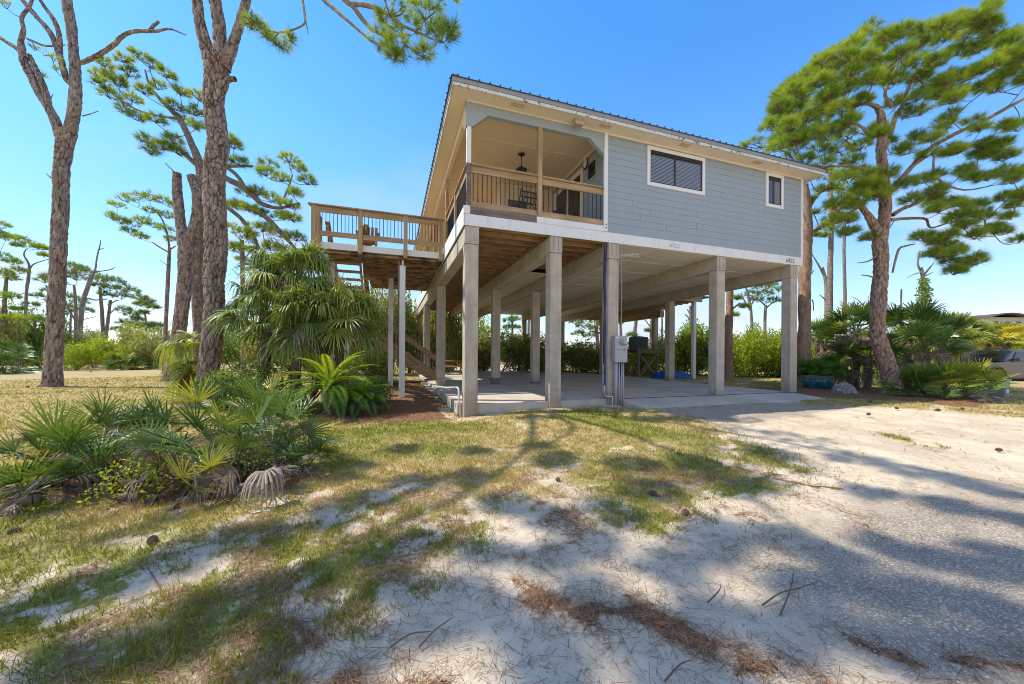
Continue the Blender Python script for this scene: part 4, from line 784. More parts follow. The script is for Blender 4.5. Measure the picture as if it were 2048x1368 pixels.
# ---- pine just behind the right corner column
tree('pine_tree','straight reddish pine standing directly behind the right corner column',D(1606,775,13.7)*[1,1,0],
 [[(1609,775,31),(1608,720,28),(1609,640,26),(1609,560,26),(1612,500,26),(1614,450,24),(1612,410,22),(1608,370,18)]],
 [[(1612,480,14),(1630,462,10),(1650,448,9),(1675,425,7),(1692,405,5)],[(1611,430,8),(1625,405,8),(1640,385,7),(1665,375,5),(1690,380,3)],[(1612,560,4),(1622,548,3),(1628,540,1.5)],[(1612,608,3),(1625,600,3),(1627,622,2)],[(1610,400,8),(1600,360,7),(1580,310,4),(1540,295,3)]],
 pxblobs([(1505,288,18),(1530,292,20),(1490,292,12),(1550,300,20),(1640,378,16),(1665,372,16),(1690,385,16),(1625,400,12),(1655,408,14),(1680,415,14),(1645,455,12),(1630,472,10),(1700,400,14),(1615,350,14),(1580,315,16),(1630,425,10)],14,n=20,dj=.8,rv=.6),13.7,barkR,sides=20,m=7,flare=.15,cparam=dict(nn=24,L=.24,wd=.009,tw=.010,rb=.025,up=.3))
# ---- background trees: (label, depth, trunks, limbs, blobs, bark)
BG=[('slim bare pine trunk right of the corner pine',20,[[(1661,670,13),(1660,600,13),(1661,520,12),(1663,450,11),(1662,400,10),(1660,330,9)]],[],[(1655,340,10),(1670,360,12),(1665,455,12),(1650,470,8)],barkB),
('dead forked snag left of the slim trunk behind the fan palms',22,[[(1653,680,10),(1653,600,9),(1651,560,8),(1644,535,7)]],[[(1650,555,6),(1640,535,5),(1630,518,3),(1624,508,2)],[(1653,560,5),(1660,540,4),(1655,530,2)],[(1652,600,4),(1640,590,2)]],[],barkD),
('dead snag with bare antler branches covered by green vine',17,[[(1848,660,10),(1847,600,9),(1846,560,9),(1842,535,8)]],[[(1845,548,6),(1836,530,6),(1838,510,5),(1840,502,4)],[(1846,552,7),(1856,540,5),(1868,525,3)],[(1842,545,4),(1830,548,3),(1815,555,2)],[(1850,552,4),(1865,545,2)]],[],barkD),
('pine with a small umbrella crown framed between the two right columns',30,[[(1531,700,8),(1530,640,7),(1532,610,6)]],[[(1531,618,4),(1545,605,3),(1558,602,2)],[(1532,612,4),(1515,598,3),(1500,595,2)]],[(1505,585,15),(1520,577,16),(1540,575,16),(1555,582,14),(1530,590,16),(1512,600,12),(1548,600,13)],barkB),
('reddish pine trunk rising left of the umbrella crowned pine',17,[[(1459,745,18),(1457,680,17),(1459,620,16),(1460,570,14)]],[[(1462,620,5),(1480,606,3)]],[(1475,600,10),(1490,612,10),(1470,628,8)],barkR),
('bare crooked dead pine left of the umbrella crown',26,[[(1500,700,7),(1503,640,6),(1498,600,6),(1492,575,4)]],[[(1500,620,4),(1488,600,3),(1482,585,2)],[(1502,610,4),(1512,595,3)]],[],barkB),
('twin trunked pine seen past the meter box column',32,[[(1218,705,13),(1216,660,12),(1212,620,11)],[(1196,700,8),(1193,660,7),(1190,630,6)]],[[(1213,670,5),(1195,665,4),(1180,662,2)],[(1215,660,4),(1235,650,3)]],[(1180,640,16),(1165,655,16),(1190,655,14),(1160,668,12),(1178,675,14),(1150,645,12),(1230,645,10),(1222,672,10),(1195,630,12)],barkB),
('distant tiered pine seen between the second and third front columns',34,[[(1026,700,4),(1025,660,4),(1023,620,3)]],[],[(1018,642,9),(1030,640,9),(1016,654,8),(1034,654,8)],barkB),
('pale thin pine seen through the far middle columns',36,[[(1058,700,5),(1057,660,5),(1060,620,5)]],[],[(1050,628,9),(1070,632,9)],barkB),
('bare pine pole left of the rear deck post',38,[[(1240,710,6),(1241,670,6),(1240,630,5)]],[],[],barkB),
('bare leaning pine pole behind the AC stand',36,[[(1266,715,8),(1269,670,8),(1273,630,7)]],[],[(1262,672,9),(1272,680,8)],barkB),
('bare pine with drooping side branches beside the rear post',33,[[(1303,705,6),(1302,660,6),(1304,630,5)]],[[(1302,655,3),(1290,640,2)]],[(1298,662,7)],barkB),
('dead branched pine seen above the blue tarp',30,[[(1382,680,7),(1381,640,6),(1380,612,5)]],[[(1381,640,4),(1370,628,2)],[(1382,632,3),(1374,618,2)]],[(1378,675,10)],barkD),
('thin bare pine between the two right rear posts',33,[[(1325,690,4),(1324,660,4),(1324,625,3)]],[],[],barkB),
('bleached thick snag in the scrub at the far left',30,[[(158,700,16),(160,670,13),(163,620,12),(170,590,11),(179,565,10),(182,550,9)]],[[(182,556,9),(190,540,5),(193,520,4),(196,505,4),(200,490,3),(201,480,2)],[(190,544,4),(205,542,3),(218,540,3),(230,535,2)],[(165,605,5),(176,597,5),(190,600,4),(215,598,3)],[(163,640,3),(180,636,2),(192,633,1.5)],[(197,500,3),(208,496,2)]],[],barkD),
('bushy pine right behind the bleached snag',36,[[(152,690,9),(152,640,9),(150,590,7),(148,570,6)]],[[(150,640,5),(138,620,5),(130,600,3)]],[(140,535,17),(158,538,18),(172,545,16),(130,548,17),(105,552,17),(90,562,15),(112,565,17),(150,558,15),(95,585,14),(75,595,12),(105,600,12),(60,610,12)],barkB),
('double stemmed pine with flat layered crown right of the bleached snag',33,[[(208,690,11),(205,640,9),(202,600,8),(200,575,7)],[(210,690,9),(216,640,8),(221,600,7)]],[[(216,630,4),(228,620,3),(235,615,2)],[(216,610,4),(235,600,3)]],[(198,555,17),(215,560,17),(232,565,18),(248,575,17),(262,588,16),(278,598,14),(292,605,14),(240,590,15),(225,580,15),(250,622,12),(265,630,12),(278,640,10),(195,570,12),(210,590,10)],barkB),
('small far pine below the hanging green branch',40,[[(293,680,6),(292,650,5),(290,625,4)]],[],[(280,612,10),(295,610,10),(308,615,10),(285,625,9),(300,650,10),(320,655,12),(270,655,10)],barkB),
('thin pine with wide drooping crown just left of the broken pine',20,[[(328,700,10),(333,620,9),(336,560,9),(338,520,8),(339,495,7)]],[[(338,505,5),(320,495,4),(305,485,3)],[(339,500,5),(335,470,5),(325,440,4),(310,420,3)],[(332,545,3),(338,535,2),(320,520,1.5)],[(338,500,4),(352,492,3)]],[(250,398,17),(275,395,18),(300,395,18),(325,400,16),(345,410,14),(225,435,16),(245,440,16),(268,445,16),(290,440,16),(235,415,14),(260,465,14),(280,475,13),(310,455,14),(330,460,15),(345,480,12),(300,425,14),(330,430,14)],barkB),
('dark crooked pine at the left edge of the lawn scrub',28,[[(51,650,9),(52,600,8),(57,555,8),(58,530,6),(48,510,4),(52,498,3)]],[[(57,545,5),(65,530,4),(85,522,3),(100,518,2)],[(53,585,3),(35,590,2)]],[(30,478,10),(45,482,13),(60,488,13),(75,494,12),(88,500,10),(85,510,8),(35,490,9)],barkB),
('half cut off pine at the left picture edge',24,[[(5,700,14),(8,640,12),(10,590,10),(14,545,7)]],[[(12,560,5),(30,545,3)]],[(5,452,16),(10,475,14),(0,465,16),(10,520,16),(28,528,16),(40,540,14),(5,545,16),(25,555,14),(0,590,16),(20,595,14),(35,620,12),(0,640,16),(50,640,14),(75,638,12)],barkB),
('green pine trunk rising behind the cabbage palms',22,[[(487,700,10),(486,600,10),(485,540,10),(484,480,9)]],[[(486,520,4),(500,505,3)]],[(478,470,16),(495,480,16),(470,500,14),(505,500,14),(485,520,12),(500,455,14),(465,455,14)],barkB),
('leafless snag poking out above the right fan palms',18,[[(1741,660,5),(1743,620,5),(1741,595,4),(1743,580,3)]],[[(1743,615,3),(1736,600,2),(1738,590,1.5)],[(1742,625,3),(1728,612,3),(1716,600,2),(1705,594,1.5)],[(1743,605,2),(1752,597,1.5)]],[],barkD),
('round crowned far pine right of the forked pine trunk',42,[[(140,690,6),(141,650,5),(142,620,4)]],[],[(128,610,16),(142,602,17),(156,610,16),(170,622,14),(135,625,14),(118,628,14)],barkB),
('low spreading far pine in front of the white gap left of the broken pine',44,[[(262,690,5),(262,665,4)]],[],[(238,658,15),(254,650,16),(270,650,16),(286,656,15),(302,664,14)],barkB),
('thick crowned pine between the corner pine and the big right pine',24,[[(1692,700,9),(1690,600,8),(1688,500,7),(1690,440,6)]],[],[(1660,350,20),(1680,340,20),(1700,360,20),(1720,350,18),(1672,385,18),(1700,400,18),(1655,375,18),(1690,430,16),(1668,420,16),(1715,385,16)],barkB),
('short bare pole trunk between the big pine and the vine snag',24,[[(1801,640,6),(1802,610,5),(1803,578,4)]],[],[],barkD)]
for lab,dp,trk,lim,bl,bk in BG:
    nm='dead_tree' if bk is barkD else 'pine_tree'
    tt=tree(nm,lab,GD(trk[0][0][0],dp),trk,lim,pxblobs([(a_,b_,c_*1.2) for a_,b_,c_ in bl],dp,n=32,dj=dp*.03,rv=.55) if bl else None,dp,bk,needled if dp>28 else needle,gp,sides=9,m=4,cparam=dict(nn=18,L=.011*dp,wd=.0008*dp,tw=.0004*dp,rb=.0008*dp,up=.6,twigfrac=.4),limbside=5)
    if 'vine' in lab: vine_t=tt
# ------------------------------------------------------------ leaf clouds
def leafcloud(P,N,size,asp=.5):
    n=len(P); N=N/np.linalg.norm(N,axis=1)[:,None]; A=np.cross(N,rng.normal(size=(n,3))); A/=np.linalg.norm(A,axis=1)[:,None]; B=np.cross(N,A); s=(size*rng.uniform(.6,1.3,n))[:,None]
    V=np.stack([P-A*s,P+B*s*asp,P+A*s,P-B*s*asp],1); return V.reshape(-1,3),np.arange(n*4).reshape(-1,4)
def bushgeo(w,h,n,size,lumps=9,seed=0,floor=.05):
    r=np.random.default_rng(seed); C0=np.stack([r.uniform(-.36,.36,lumps)*w,r.uniform(-.36,.36,lumps)*w*.8,r.uniform(.22,.72,lumps)*h],1); rr=r.uniform(.20,.34,lumps)*min(w,h*1.3); P=[];N=[]
    for c,q in zip(C0,rr):
        m=n//lumps; d=r.normal(size=(m,3)); d/=np.linalg.norm(d,axis=1)[:,None]; t=q*r.uniform(.35,1.08,m)**.5; t*=1+.18*np.sin(d[:,0]*7+d[:,2]*5+q*9); P.append(c+d*t[:,None]*[1,1,.95]); N.append(d*.5+r.normal(0,1,(m,3)))
    P=np.vstack(P);N=np.vstack(N); k=P[:,2]>floor; return leafcloud(P[k],N[k],size),C0
def bush(name,label,mat,w,h,n,size,seed,loc,group=None,cat='bush'):
    t=thing(name,label,cat,(0,0,0),group); (V,F),C0=bushgeo(w,h,n,size,seed=seed); hh=V[::4,2]
    mk('leaves',V,F,mat,t,attr=np.clip(rng.normal(.45,.2,len(F)),0,1))
    W=MB()
    for c in C0: W.tube([(c[0]*.1,c[1]*.1,0),(c[0]*.6,c[1]*.6,c[2]*.5),tuple(c)],[.03,.02,.008],5)
    for i in range(40):
        c=C0[i%len(C0)]; e=c+rng.normal(0,.25,3)*h*.5; e[2]=max(.2,e[2]); W.tube([tuple(c),tuple((c+e)/2+rng.normal(0,.04,3)),tuple(e)],[.009,.007,.003],3)
    W.build('stems',twigm,t); t.location=tuple(loc); return t
protos={}
for k,(mt,s) in {'a':(bushA,11),'b':(bushB,12),'c':(bushC,13),'d':(bushA,14)}.items(): protos[k]=(mt,s)
first={}
def put_bush(kind,u,dep,topv,wpx,label,group):
    x,y,_=GD(u,dep); z=gzf(x,y) if dep<30 else .1; h=max(.5,1.36+(HZ-topv)/F_PX*dep-z); w=wpx*dep/F_PX*cosu(u)*1.05
    if kind not in first:
        t=bush('bush',label,protos[kind][0],3.,2.4,5200,.075,protos[kind][1],(x,y,z),group); first[kind]=t
    else: t=copy_tree(first[kind])
    t.location=(x,y,z-.05); t.scale=(w/2.7,w/2.7,h/2.35); t.rotation_euler=(0,0,rng.uniform(0,6.28)); t['label']=label; return t
gb='bushes edging the lot'
HB=[]
u=822
kinds='acadbacacbdacab'
desc={'a':'olive green','b':'bright yellow green','c':'dull dark green','d':'greyish olive'}
names_=['left of the first rear column','behind the stair foot','behind the picnic table','right of the picnic table','left of the satellite dish','behind the satellite dish','right of the satellite dish','behind the far middle columns','left of the third front column','behind the fourth far column','behind the bare sandy gap','right of the sandy gap','left of the meter box','behind the air conditioner stand','right of the air conditioner stand','left of the blue tarp','behind the blue tarp','right of the blue tarp','between tarp and fourth front column','right of the fourth front column','in the middle between the two right columns','left of the corner column','behind the corner column','behind the flower pot','behind the left fan palms by the corner pine']
tops=[600,620,640,660,655,668,662,668,672,680,682,690,694,700,690,672,655,640,650,668,655,650,655,660,680]
for i,nm in enumerate(names_):
    u=835+i*33; dep=27-i*.25 if i<14 else 22.5-(i-14)*.35; kd='bca adacddadaabbabcabbcbcb'.replace(' ','')[i]; put_bush(kd,u,dep+rng.uniform(-.6,.6),tops[i]+rng.uniform(-4,4),74+rng.uniform(-8,14),desc[kd]+' bush '+nm,gb)
LB=[(-10,24,600,100,'a','at the far left picture edge'),(40,26,630,90,'c','under the crooked pine'),(85,27,640,90,'c','left of the forked trunk'),(152,25,692,76,'b','just right of the forked trunk, low and rounded'),(190,29,662,86,'a','beneath the double stemmed pine'),(225,27,682,80,'b','in front of the double stemmed pine'),(262,29,650,86,'a','under the small far pine'),(300,27,668,80,'d','left of the broken pine'),(330,30,655,80,'a','behind the broken pine base'),(385,26,680,70,'b','between broken pine and biggest pine'),(470,24,640,90,'c','behind the biggest pine trunk'),(530,22,620,90,'a','behind the cabbage palm heads'),(590,22,600,90,'d','behind the deck corner post'),(640,20,590,80,'c','under the raised deck'),(690,21,600,90,'a','behind the upper stair flight'),(745,20,570,80,'d','tall one right of the stair'),(785,22,560,70,'a','tall one behind the white deck posts'),(820,23,580,70,'d','tall one left of the rear columns'),(700,14,705,80,'c','low dark one below the stair landing'),(750,14,700,60,'c','low one under the lower stair flight'),(860,24,590,60,'d','tall one between the left columns'),(900,24,600,60,'a','tall one above the picnic table'),(955,27,610,60,'b','tall bright one beside the second column'),(1700,17,660,90,'b','behind the fan palms left of the big pine'),(1780,18,650,100,'c','behind the big right pine'),(1860,20,640,100,'a','under the vine snag'),(2010,24,655,110,'b','behind the parked vehicle'),(2060,24,660,110,'b','at the right picture edge'),(1960,22,690,90,'a','between fan palms and parked vehicle'),(1620,19,650,70,'a','right of the corner pine trunk'),(1900,22,690,90,'b','behind the yellow palm')]
for u,dp,tv,wp,kd,nm in LB: put_bush(kd,u,dp,tv,wp,desc[kd]+' bush '+nm,gb)
# vine on the snag
P=[];
for i in range(1500):
    v=rng.uniform(556,668); rr_=(8+8*math.sin((v-556)/112*2.6)); p=D(1848+rng.normal(0,rr_*.55),v,17+rng.normal(0,.25)); P.append(p)
V,F=leafcloud(np.array(P),rng.normal(size=(len(P),3)),.07); mk('vine_leaves',V,F,bushC,vine_t,attr=np.clip(rng.normal(.5,.25,len(F)),0,1))
# distant wood
P=[];rngw=np.random.default_rng(5)
for i in range(170):
    a=rngw.uniform(R(90)-YAW-R(75),R(90)-YAW+R(75)); rr_=rngw.uniform(55,95); c=np.array([CAM[0]+rr_*math.cos(a),CAM[1]+rr_*math.sin(a),0]); h=rngw.uniform(1.5,4.2); w_=rngw.uniform(3,6); m=240; d=rngw.normal(size=(m,3)); d/=np.linalg.norm(d,axis=1)[:,None]; P.append(c+np.abs(d)*[0,0,1]*h+d*[1,1,0]*w_)
P=np.vstack(P); V,F=leafcloud(P,rngw.normal(size=(len(P),3)),.42); o=mk('far_scrub',V,F,bushC,attr=rng.random(len(F))); tag(o,'low dark green scrub along the horizon','scrub',kind='stuff')
# ------------------------------------------------------------ fan palms
def fan(base,az,el,pet,rad,nseg=24,spread=200,droop=.25,rnd=.4,wseg=.016,roll=0,cup=.25):
    base=np.array(base,float); h=np.array([math.cos(az),math.sin(az),0]); d=h*math.cos(el)+np.array([0,0,math.sin(el)]); t=np.cross(d,[0,0,1.]); 
    if np.linalg.norm(t)<.05: t=np.array([-math.sin(az),math.cos(az),0])
    t/=np.linalg.norm(t); nrm=np.cross(t,d); t=t*math.cos(roll)+nrm*math.sin(roll); nrm=np.cross(t,d)
    # petiole
    e2=el-.35; d2=h*math.cos(e2)+np.array([0,0,math.sin(e2)]); mid=base+d*pet*.55; hub=mid+(d*.5+d2*.5)*pet*.45; d=d*.45+d2*.55; d/=np.linalg.norm(d)
    nrm=np.cross(t,d)
    s=np.array([0,.30,.62,.85,1.]); ww=np.array([.25,1.,.95,.6,.04])
    a=np.radians(np.linspace(-spread/2,spread/2,nseg)); a=a+rng.normal(0,.02,nseg); V=np.zeros((nseg,5,3,3)); L=rad*(1-.25*(np.abs(a)/np.radians(spread/2))**2)*rng.uniform(.92,1.05,nseg)
    dr=np.cos(a)[:,None]*d+np.sin(a)[:,None]*t+nrm*(cup*np.abs(np.sin(a))[:,None]); dr/=np.linalg.norm(dr,axis=1)[:,None]; side=-np.sin(a)[:,None]*d+np.cos(a)[:,None]*t
    up=nrm if nrm[2]>=0 else -nrm
    dj=droop*rng.uniform(.6,1.5,nseg)
    for k in range(5):
        p=hub+dr*(L*s[k])[:,None]; p[:,2]-=dj*L*s[k]**2.6*1.0; p-= dr*(dj*L*s[k]**2.6*.35)[:,None]
        w_=wseg*ww[k]*rad/.5; V[:,k,0]=p-side*w_; V[:,k,1]=p+up*(w_*.55); V[:,k,2]=p+side*w_
    idx=np.arange(nseg*15).reshape(nseg,5,3); F=np.concatenate([np.stack([idx[:,:-1,0],idx[:,:-1,1],idx[:,1:,1],idx[:,1:,0]],-1).reshape(-1,4),np.stack([idx[:,:-1,1],idx[:,:-1,2],idx[:,1:,2],idx[:,1:,1]],-1).reshape(-1,4)])
    r=np.clip(rnd+rng.normal(0,.07,nseg),0,1); rf=np.repeat(r,4); rf=np.concatenate([rf,rf+.03]); tipy=np.tile(np.array([0,0,.03,.12]),nseg); rf=rf+np.concatenate([tipy,tipy])
    # petiole strip tube (3 sided)
    q=np.array([base,mid,hub]); pw=.010*rad/.5; PV=[]
    for c in q:
        for j in range(3): an=j*2.094; PV.append(c+(t*math.cos(an)+nrm*math.sin(an))*pw)
    PF=[]
    for i in range(2):
        for j in range(3): PF.append([nseg*15+i*3+j,nseg*15+i*3+(j+1)%3,nseg*15+(i+1)*3+(j+1)%3,nseg*15+(i+1)*3+j])
    return np.vstack([V.reshape(-1,3),np.array(PV)]),np.vstack([F,np.array(PF)]),np.concatenate([np.clip(rf,0,1),np.full(6,.55)])
def fans(name,mat,parent,items):
    VV=[];FF=[];RR=[];k=0
    for it in items: V,F,r=fan(**it); VV.append(V);FF.append(F+k);RR.append(r);k+=len(V)
    return mk(name,np.vstack(VV),np.vstack(FF),mat,parent,attr=np.concatenate(RR))
def palmetto(label,loc,nl,rad,pet,mat=palmleaf,dead=3,hz=.12,elr=(.05,1.35),cat='palmetto',name='saw_palmetto',group=None,azr=(0,6.283),droop=.16,rn=.4,trunk=0,nseg=24,wseg=.016,flowers=0,sp=(150,250),center=None):
    x,y=loc[:2]; z=loc[2] if len(loc)>2 else gzf(x,y); t=thing(name,label,cat,(x,y,z),group); c=np.array([x,y,z+hz+trunk]); it=[]
    for i in range(nl):
        az=rng.uniform(*azr); el=rng.uniform(*elr); it.append(dict(base=c+np.array([math.cos(az),math.sin(az),0])*.05+[0,0,rng.uniform(-.05,.08)],az=az,el=el,pet=pet*rng.uniform(.7,1.2),rad=rad*rng.uniform(.8,1.12),nseg=nseg,spread=rng.uniform(*sp),droop=droop*rng.uniform(.5,1.6),rnd=rn+rng.normal(0,.15)+(.3 if el>1.15 else 0),roll=rng.normal(0,.5),wseg=wseg,cup=rng.uniform(.05,.4)))
    fans('fronds',mat,t,it)
    if dead:
        it=[]
        for i in range(dead):
            az=rng.uniform(*azr); it.append(dict(base=c+[0,0,-.03],az=az,el=rng.uniform(-.45,.1),pet=pet*.7,rad=rad*.85,nseg=16,spread=rng.uniform(60,170),droop=rng.uniform(.35,.8),rnd=rng.uniform(.2,.85),roll=rng.normal(0,.7),wseg=.014,cup=.5))
        fans('dead_fronds',deadleaf,t,it)
    if trunk: trunkmesh('trunk',[(x,y,z-.05),(x+.03,y,z+trunk*.5),(c[0],c[1],c[2])],[.11,.10,.13],palmtr,t,16,8,plates=9)
    else: trunkmesh('stem',[(x-.18,y+.06,z-.02),(x,y,z+.03),(x+.02,y,z+hz)],[.05,.06,.05],palmtr,t,8,3)
    if flowers:
        P=[];W=MB()
        for i in range(flowers):
            az=rng.uniform(0,6.28); d=np.array([math.cos(az)*.45,math.sin(az)*.45,.9]); L_=pet+rad*.75; path=[c,c+d*L_*.6,c+d*L_*.95+[math.cos(az)*.15,math.sin(az)*.15,-.02]]; W.tube(path,[.012,.01,.005],5)
            e=path[-1]
            for q in range(420): P.append(c+d*L_*rng.uniform(.55,1.0)+rng.normal(0,.11,3)*[1,1,.8])
        W.build('flower_stalk',twigm,t); V,F=leafcloud(np.array(P),rng.normal(size=(len(P),3)),.014,.6); mk('flowers',V,F,flowm,t,attr=rng.random(len(F)))
    return t
# foreground palmetto thicket (left): (u,v of base, n leaves, radius, petiole, height, label)
FP=[((120,975),11,.47,.46,.16,'yellow-tinged saw palmetto leaning left at the front left corner of the thicket',.48),
((60,1010),7,.38,.30,.1,'low saw palmetto touching the left picture edge with dry hanging fans',.4),
((235,900),10,.50,.45,.16,'saw palmetto with upright dark blades in front of the forked pine lawn',.35),
((300,985),9,.36,.30,.12,'bright green saw palmetto at the front centre of the thicket',.55),
((395,1005),6,.34,.28,.08,'small saw palmetto with one yellow brown fan at the front of the thicket',.75),
((330,890),7,.46,.48,.14,'saw palmetto standing among grey dead leaves before the biggest pine',.3),
((470,965),9,.46,.50,.18,'tall saw palmetto right of the biggest pine trunk foot',.42),
((545,925),11,.50,.52,.18,'large saw palmetto with silvery green fans at the right of the thicket',.42),
((610,945),9,.34,.24,.07,'low dark saw palmetto at the right tip of the thicket',.22),
((440,885),9,.52,.55,.18,'yellow green saw palmetto rising beside the biggest pine base',.5),
((180,985),7,.38,.30,.10,'saw palmetto half buried in brown fallen fans at the front left',.35),
((520,870),8,.50,.55,.2,'saw palmetto at the back right of the thicket before the sago',.35)]
for (uv,nl,rd_,pt,hz_,lab,rn_) in FP:
    p=G(*uv); palmetto(lab,(p[0],p[1]),int(nl*(1.5 if uv[0]>430 or uv[0]<260 else 1.1)),rd_*.86,pt*(.98 if uv[0]>430 else .72),dead=8,hz=hz_,elr=(.15,1.5),group='saw palmettos in the front thicket',droop=.05,rn=rn_,sp=(120,220),wseg=.0115,nseg=15)
# dead leaf litter heaps + small weeds in thicket
t=thing('dead_frond_heap','heap of grey dry palmetto fans lying around the biggest pine base','leaf heap',G(390,900)); it=[]
for i in range(110):
    p=G(rng.uniform(40,600),rng.uniform(870,1005)); p[2]=rng.uniform(.03,.38) ; it.append(dict(base=p,az=rng.uniform(0,6.28),el=rng.uniform(-.5,.5),pet=.12,rad=rng.uniform(.22,.42),nseg=14,spread=rng.uniform(50,150),droop=rng.uniform(.3,.9),rnd=rng.uniform(.1,.95),roll=rng.normal(0,1),wseg=.013,cup=.5))
fans('fronds',deadleaf,t,it)
for (u,v,w_,h_,lab) in [(285,1000,.7,.42,'small leafy yellow green weed in the front of the palmetto thicket'),(420,935,.7,.5,'low green shrub between two palmettos at the biggest pine'),(160,930,.8,.45,'low green vine tangle at the left of the thicket'),(500,960,.5,.4,'dark green seedling beneath the tall palmetto')]:
    p=G(u,v); bush('weed',lab,bushB if 'yellow' in lab else bushC,w_,h_,700,.018,int(u),(p[0],p[1],0),cat='weed')
# cabbage palms
gcp='cabbage palms beside the deck'
for (u,v,dp,nl,lab,fl,rn_) in [(590,560,9.2,46,'middle cabbage palm with fresh upright fans and tan flower plumes',3,.5),(530,625,9.0,20,'left cabbage palm with hanging grey green fans',2,.38),(678,640,9.1,36,'right cabbage palm drooping towards the white deck post',1,.5),(590,655,8.6,28,'lowest cabbage palm in front of the palm group',0,.3)]:
    p=D(u,v,dp); g0=gzf(p[0],p[1]); palmetto(lab,(p[0],p[1]),nl,.74,.62,cableaf,dead=8,hz=0,elr=(-.55,1.45),cat='cabbage palm',name='cabbage_palm',group=gcp,droop=.55,rn=rn_,trunk=p[2]-g0,nseg=30,wseg=.012,flowers=fl,sp=(180,280))
p=D(470,700,9.6); palmetto('yellow fringed palm fan behind the biggest pine trunk on its left',(p[0]-.5,p[1]),10,.7,.6,yellowleaf,dead=4,hz=0,elr=(-.5,.9),cat='cabbage palm',name='cabbage_palm',group=gcp,droop=.6,rn=.45,trunk=1.1,nseg=26,azr=(2.2,4.4))
# sago palms
def sago(label,x,y,zc_,nf,L,rn,group,hi=1.35):
    z=gzf(x,y); t=thing('sago_palm',label,'sago palm',(x,y,z),group); VV=[];FF=[];RR=[];k=0; W=MB()
    for i in range(nf):
        az=i*2.399+rng.normal(0,.1); el=hi-1.55*(i/nf)+rng.normal(0,.08); l=L*rng.uniform(.85,1.1); h=np.array([math.cos(az),math.sin(az),0]); side=np.array([-math.sin(az),math.cos(az),0]); p=np.array([x,y,z+zc_]); pts=[p.copy()]; e=el
        for s in range(12): p=p+(h*math.cos(e)+np.array([0,0,math.sin(e)]))*l/12; e-=.095+.02*(s>7); pts.append(p.copy())
        pts=np.array(pts); W.tube([tuple(q) for q in pts[::3]],[.010,.008,.006,.003,.002][:len(pts[::3])],4)
        m=52; tt=np.linspace(.12,.995,m); ix=tt*12; i0=np.minimum(ix.astype(int),11); fr=(ix-i0)[:,None]; C0=pts[i0]*(1-fr)+pts[i0+1]*fr; T=(pts[i0+1]-pts[i0]); T/=np.linalg.norm(T,axis=1)[:,None]; U=np.cross(side,T); ll=.17*np.sin(np.pi*np.clip(tt*.9+.12,0,1))**.6*(1-.5*np.maximum(0,tt-.8)/.2)
        for sg in (-1,1):
            dr=side*sg*.82+T*.55-U*.0+np.array([0,0,.28]); dr/=np.linalg.norm(dr,axis=1)[:,None]; w_=T*.0065; tip=C0+dr*ll[:,None]; tip[:,2]-=.012
            mid=C0+dr*ll[:,None]*.5; V=np.stack([C0-w_*.6,mid-w_,tip,mid+w_],1).reshape(-1,3); F=np.arange(m*4).reshape(-1,4)+k; VV.append(V);FF.append(F);RR.append(np.clip(np.full(m,rn+.35*(el-.2))+rng.normal(0,.07,m),0,1)); k+=m*4
    mk('fronds',np.vstack(VV),np.vstack(FF),sagoleaf,t,attr=np.concatenate(RR)); W.build('frond_ribs',sagoleaf,t)
    trunkmesh('trunk',[(x,y,z-.05),(x,y,z+zc_*.6),(x,y,z+zc_+.02)],[.16,.15,.10],palmtr,t,14,6,plates=10); return t
p=D(660,770,7.9); sago('larger sago palm with bright yellow green arching fronds beneath the cabbage palms',p[0],p[1],.62,46,1.22,.6,'sago palms'); p=D(725,810,8.2); sago('smaller dark sago palm at the straw bed edge',p[0],p[1],.38,34,.80,.25,'sago palms',1.2)
for (u,dp,tv,w_,lab,mt) in [(620,9.6,680,1.3,'leafy light green shrub between the sago and cabbage palms',bushB),(520,8.4,700,1.4,'dark green shrub under the left cabbage palm',bushC),(455,8.6,730,1.1,'dark shrub at the right foot of the biggest pine',bushC),(745,9.6,740,1.2,'low dark shrub behind the small sago palm',bushC),(560,7.6,770,1.0,'dark fern like shrub left of the large sago palm',bushC)]:
    x,y,_=GD(u,dp); z=gzf(x,y); bush('bush',lab,mt,w_,1.36+(HZ-tv)/F_PX*dp-z,2600,.034,int(u*3),(x,y,z))
# right bed palmettos (u, depth, trunk height, n, radius)
gr_='fan palms in the right bed'
RP=[(1672,15.2,1.5,18,.72,'blue green fan palm behind the turquoise pot',palmleaf,.3),(1712,13.4,2.0,22,.8,'tall pale fan palm left of the big right pine',palmleaf,.5),(1735,12.9,1.1,18,.7,'shaded fan palm at the left foot of the big right pine',palmleaf,.25),(1815,13.2,2.0,22,.8,'tall dark fan palm just right of the big pine trunk',palmleaf,.3),(1850,12.0,1.2,18,.7,'fan palm in the middle of the right bed',palmleaf,.35),(1885,13.4,1.7,20,.75,'fan palm with stiff pointed fans below the vine snag',palmleaf,.3),(1835,10.9,.15,16,.62,'low fan palm beside the big pine base',palmleaf,.35),(1880,10.6,.1,20,.66,'glossy green low fan palm at the front of the right bed',palmleaf,.5),(1925,10.4,.05,22,.66,'sunlit yellow green low fan palm at the right end of the bed',palmleaf,.78),(1700,13.0,.6,14,.6,'fan palm arching over the grey stump',palmleaf,.4),(1640,16,1.8,16,.75,'fan palm against the corner pine trunk',palmleaf,.3)]
for u,dp,tr_,nl,rd_,lab,mt,rn_ in RP:
    x,y,_=GD(u,dp); palmetto(lab,(x,y),int(nl*1.25),rd_*.88,.62,mt,dead=11,hz=.1,elr=(.15,1.5),group=gr_,cat='fan palm',name='fan_palm',droop=.09,rn=rn_+.12,trunk=tr_ if tr_>.35 else 0,wseg=.014,nseg=18,sp=(120,220))
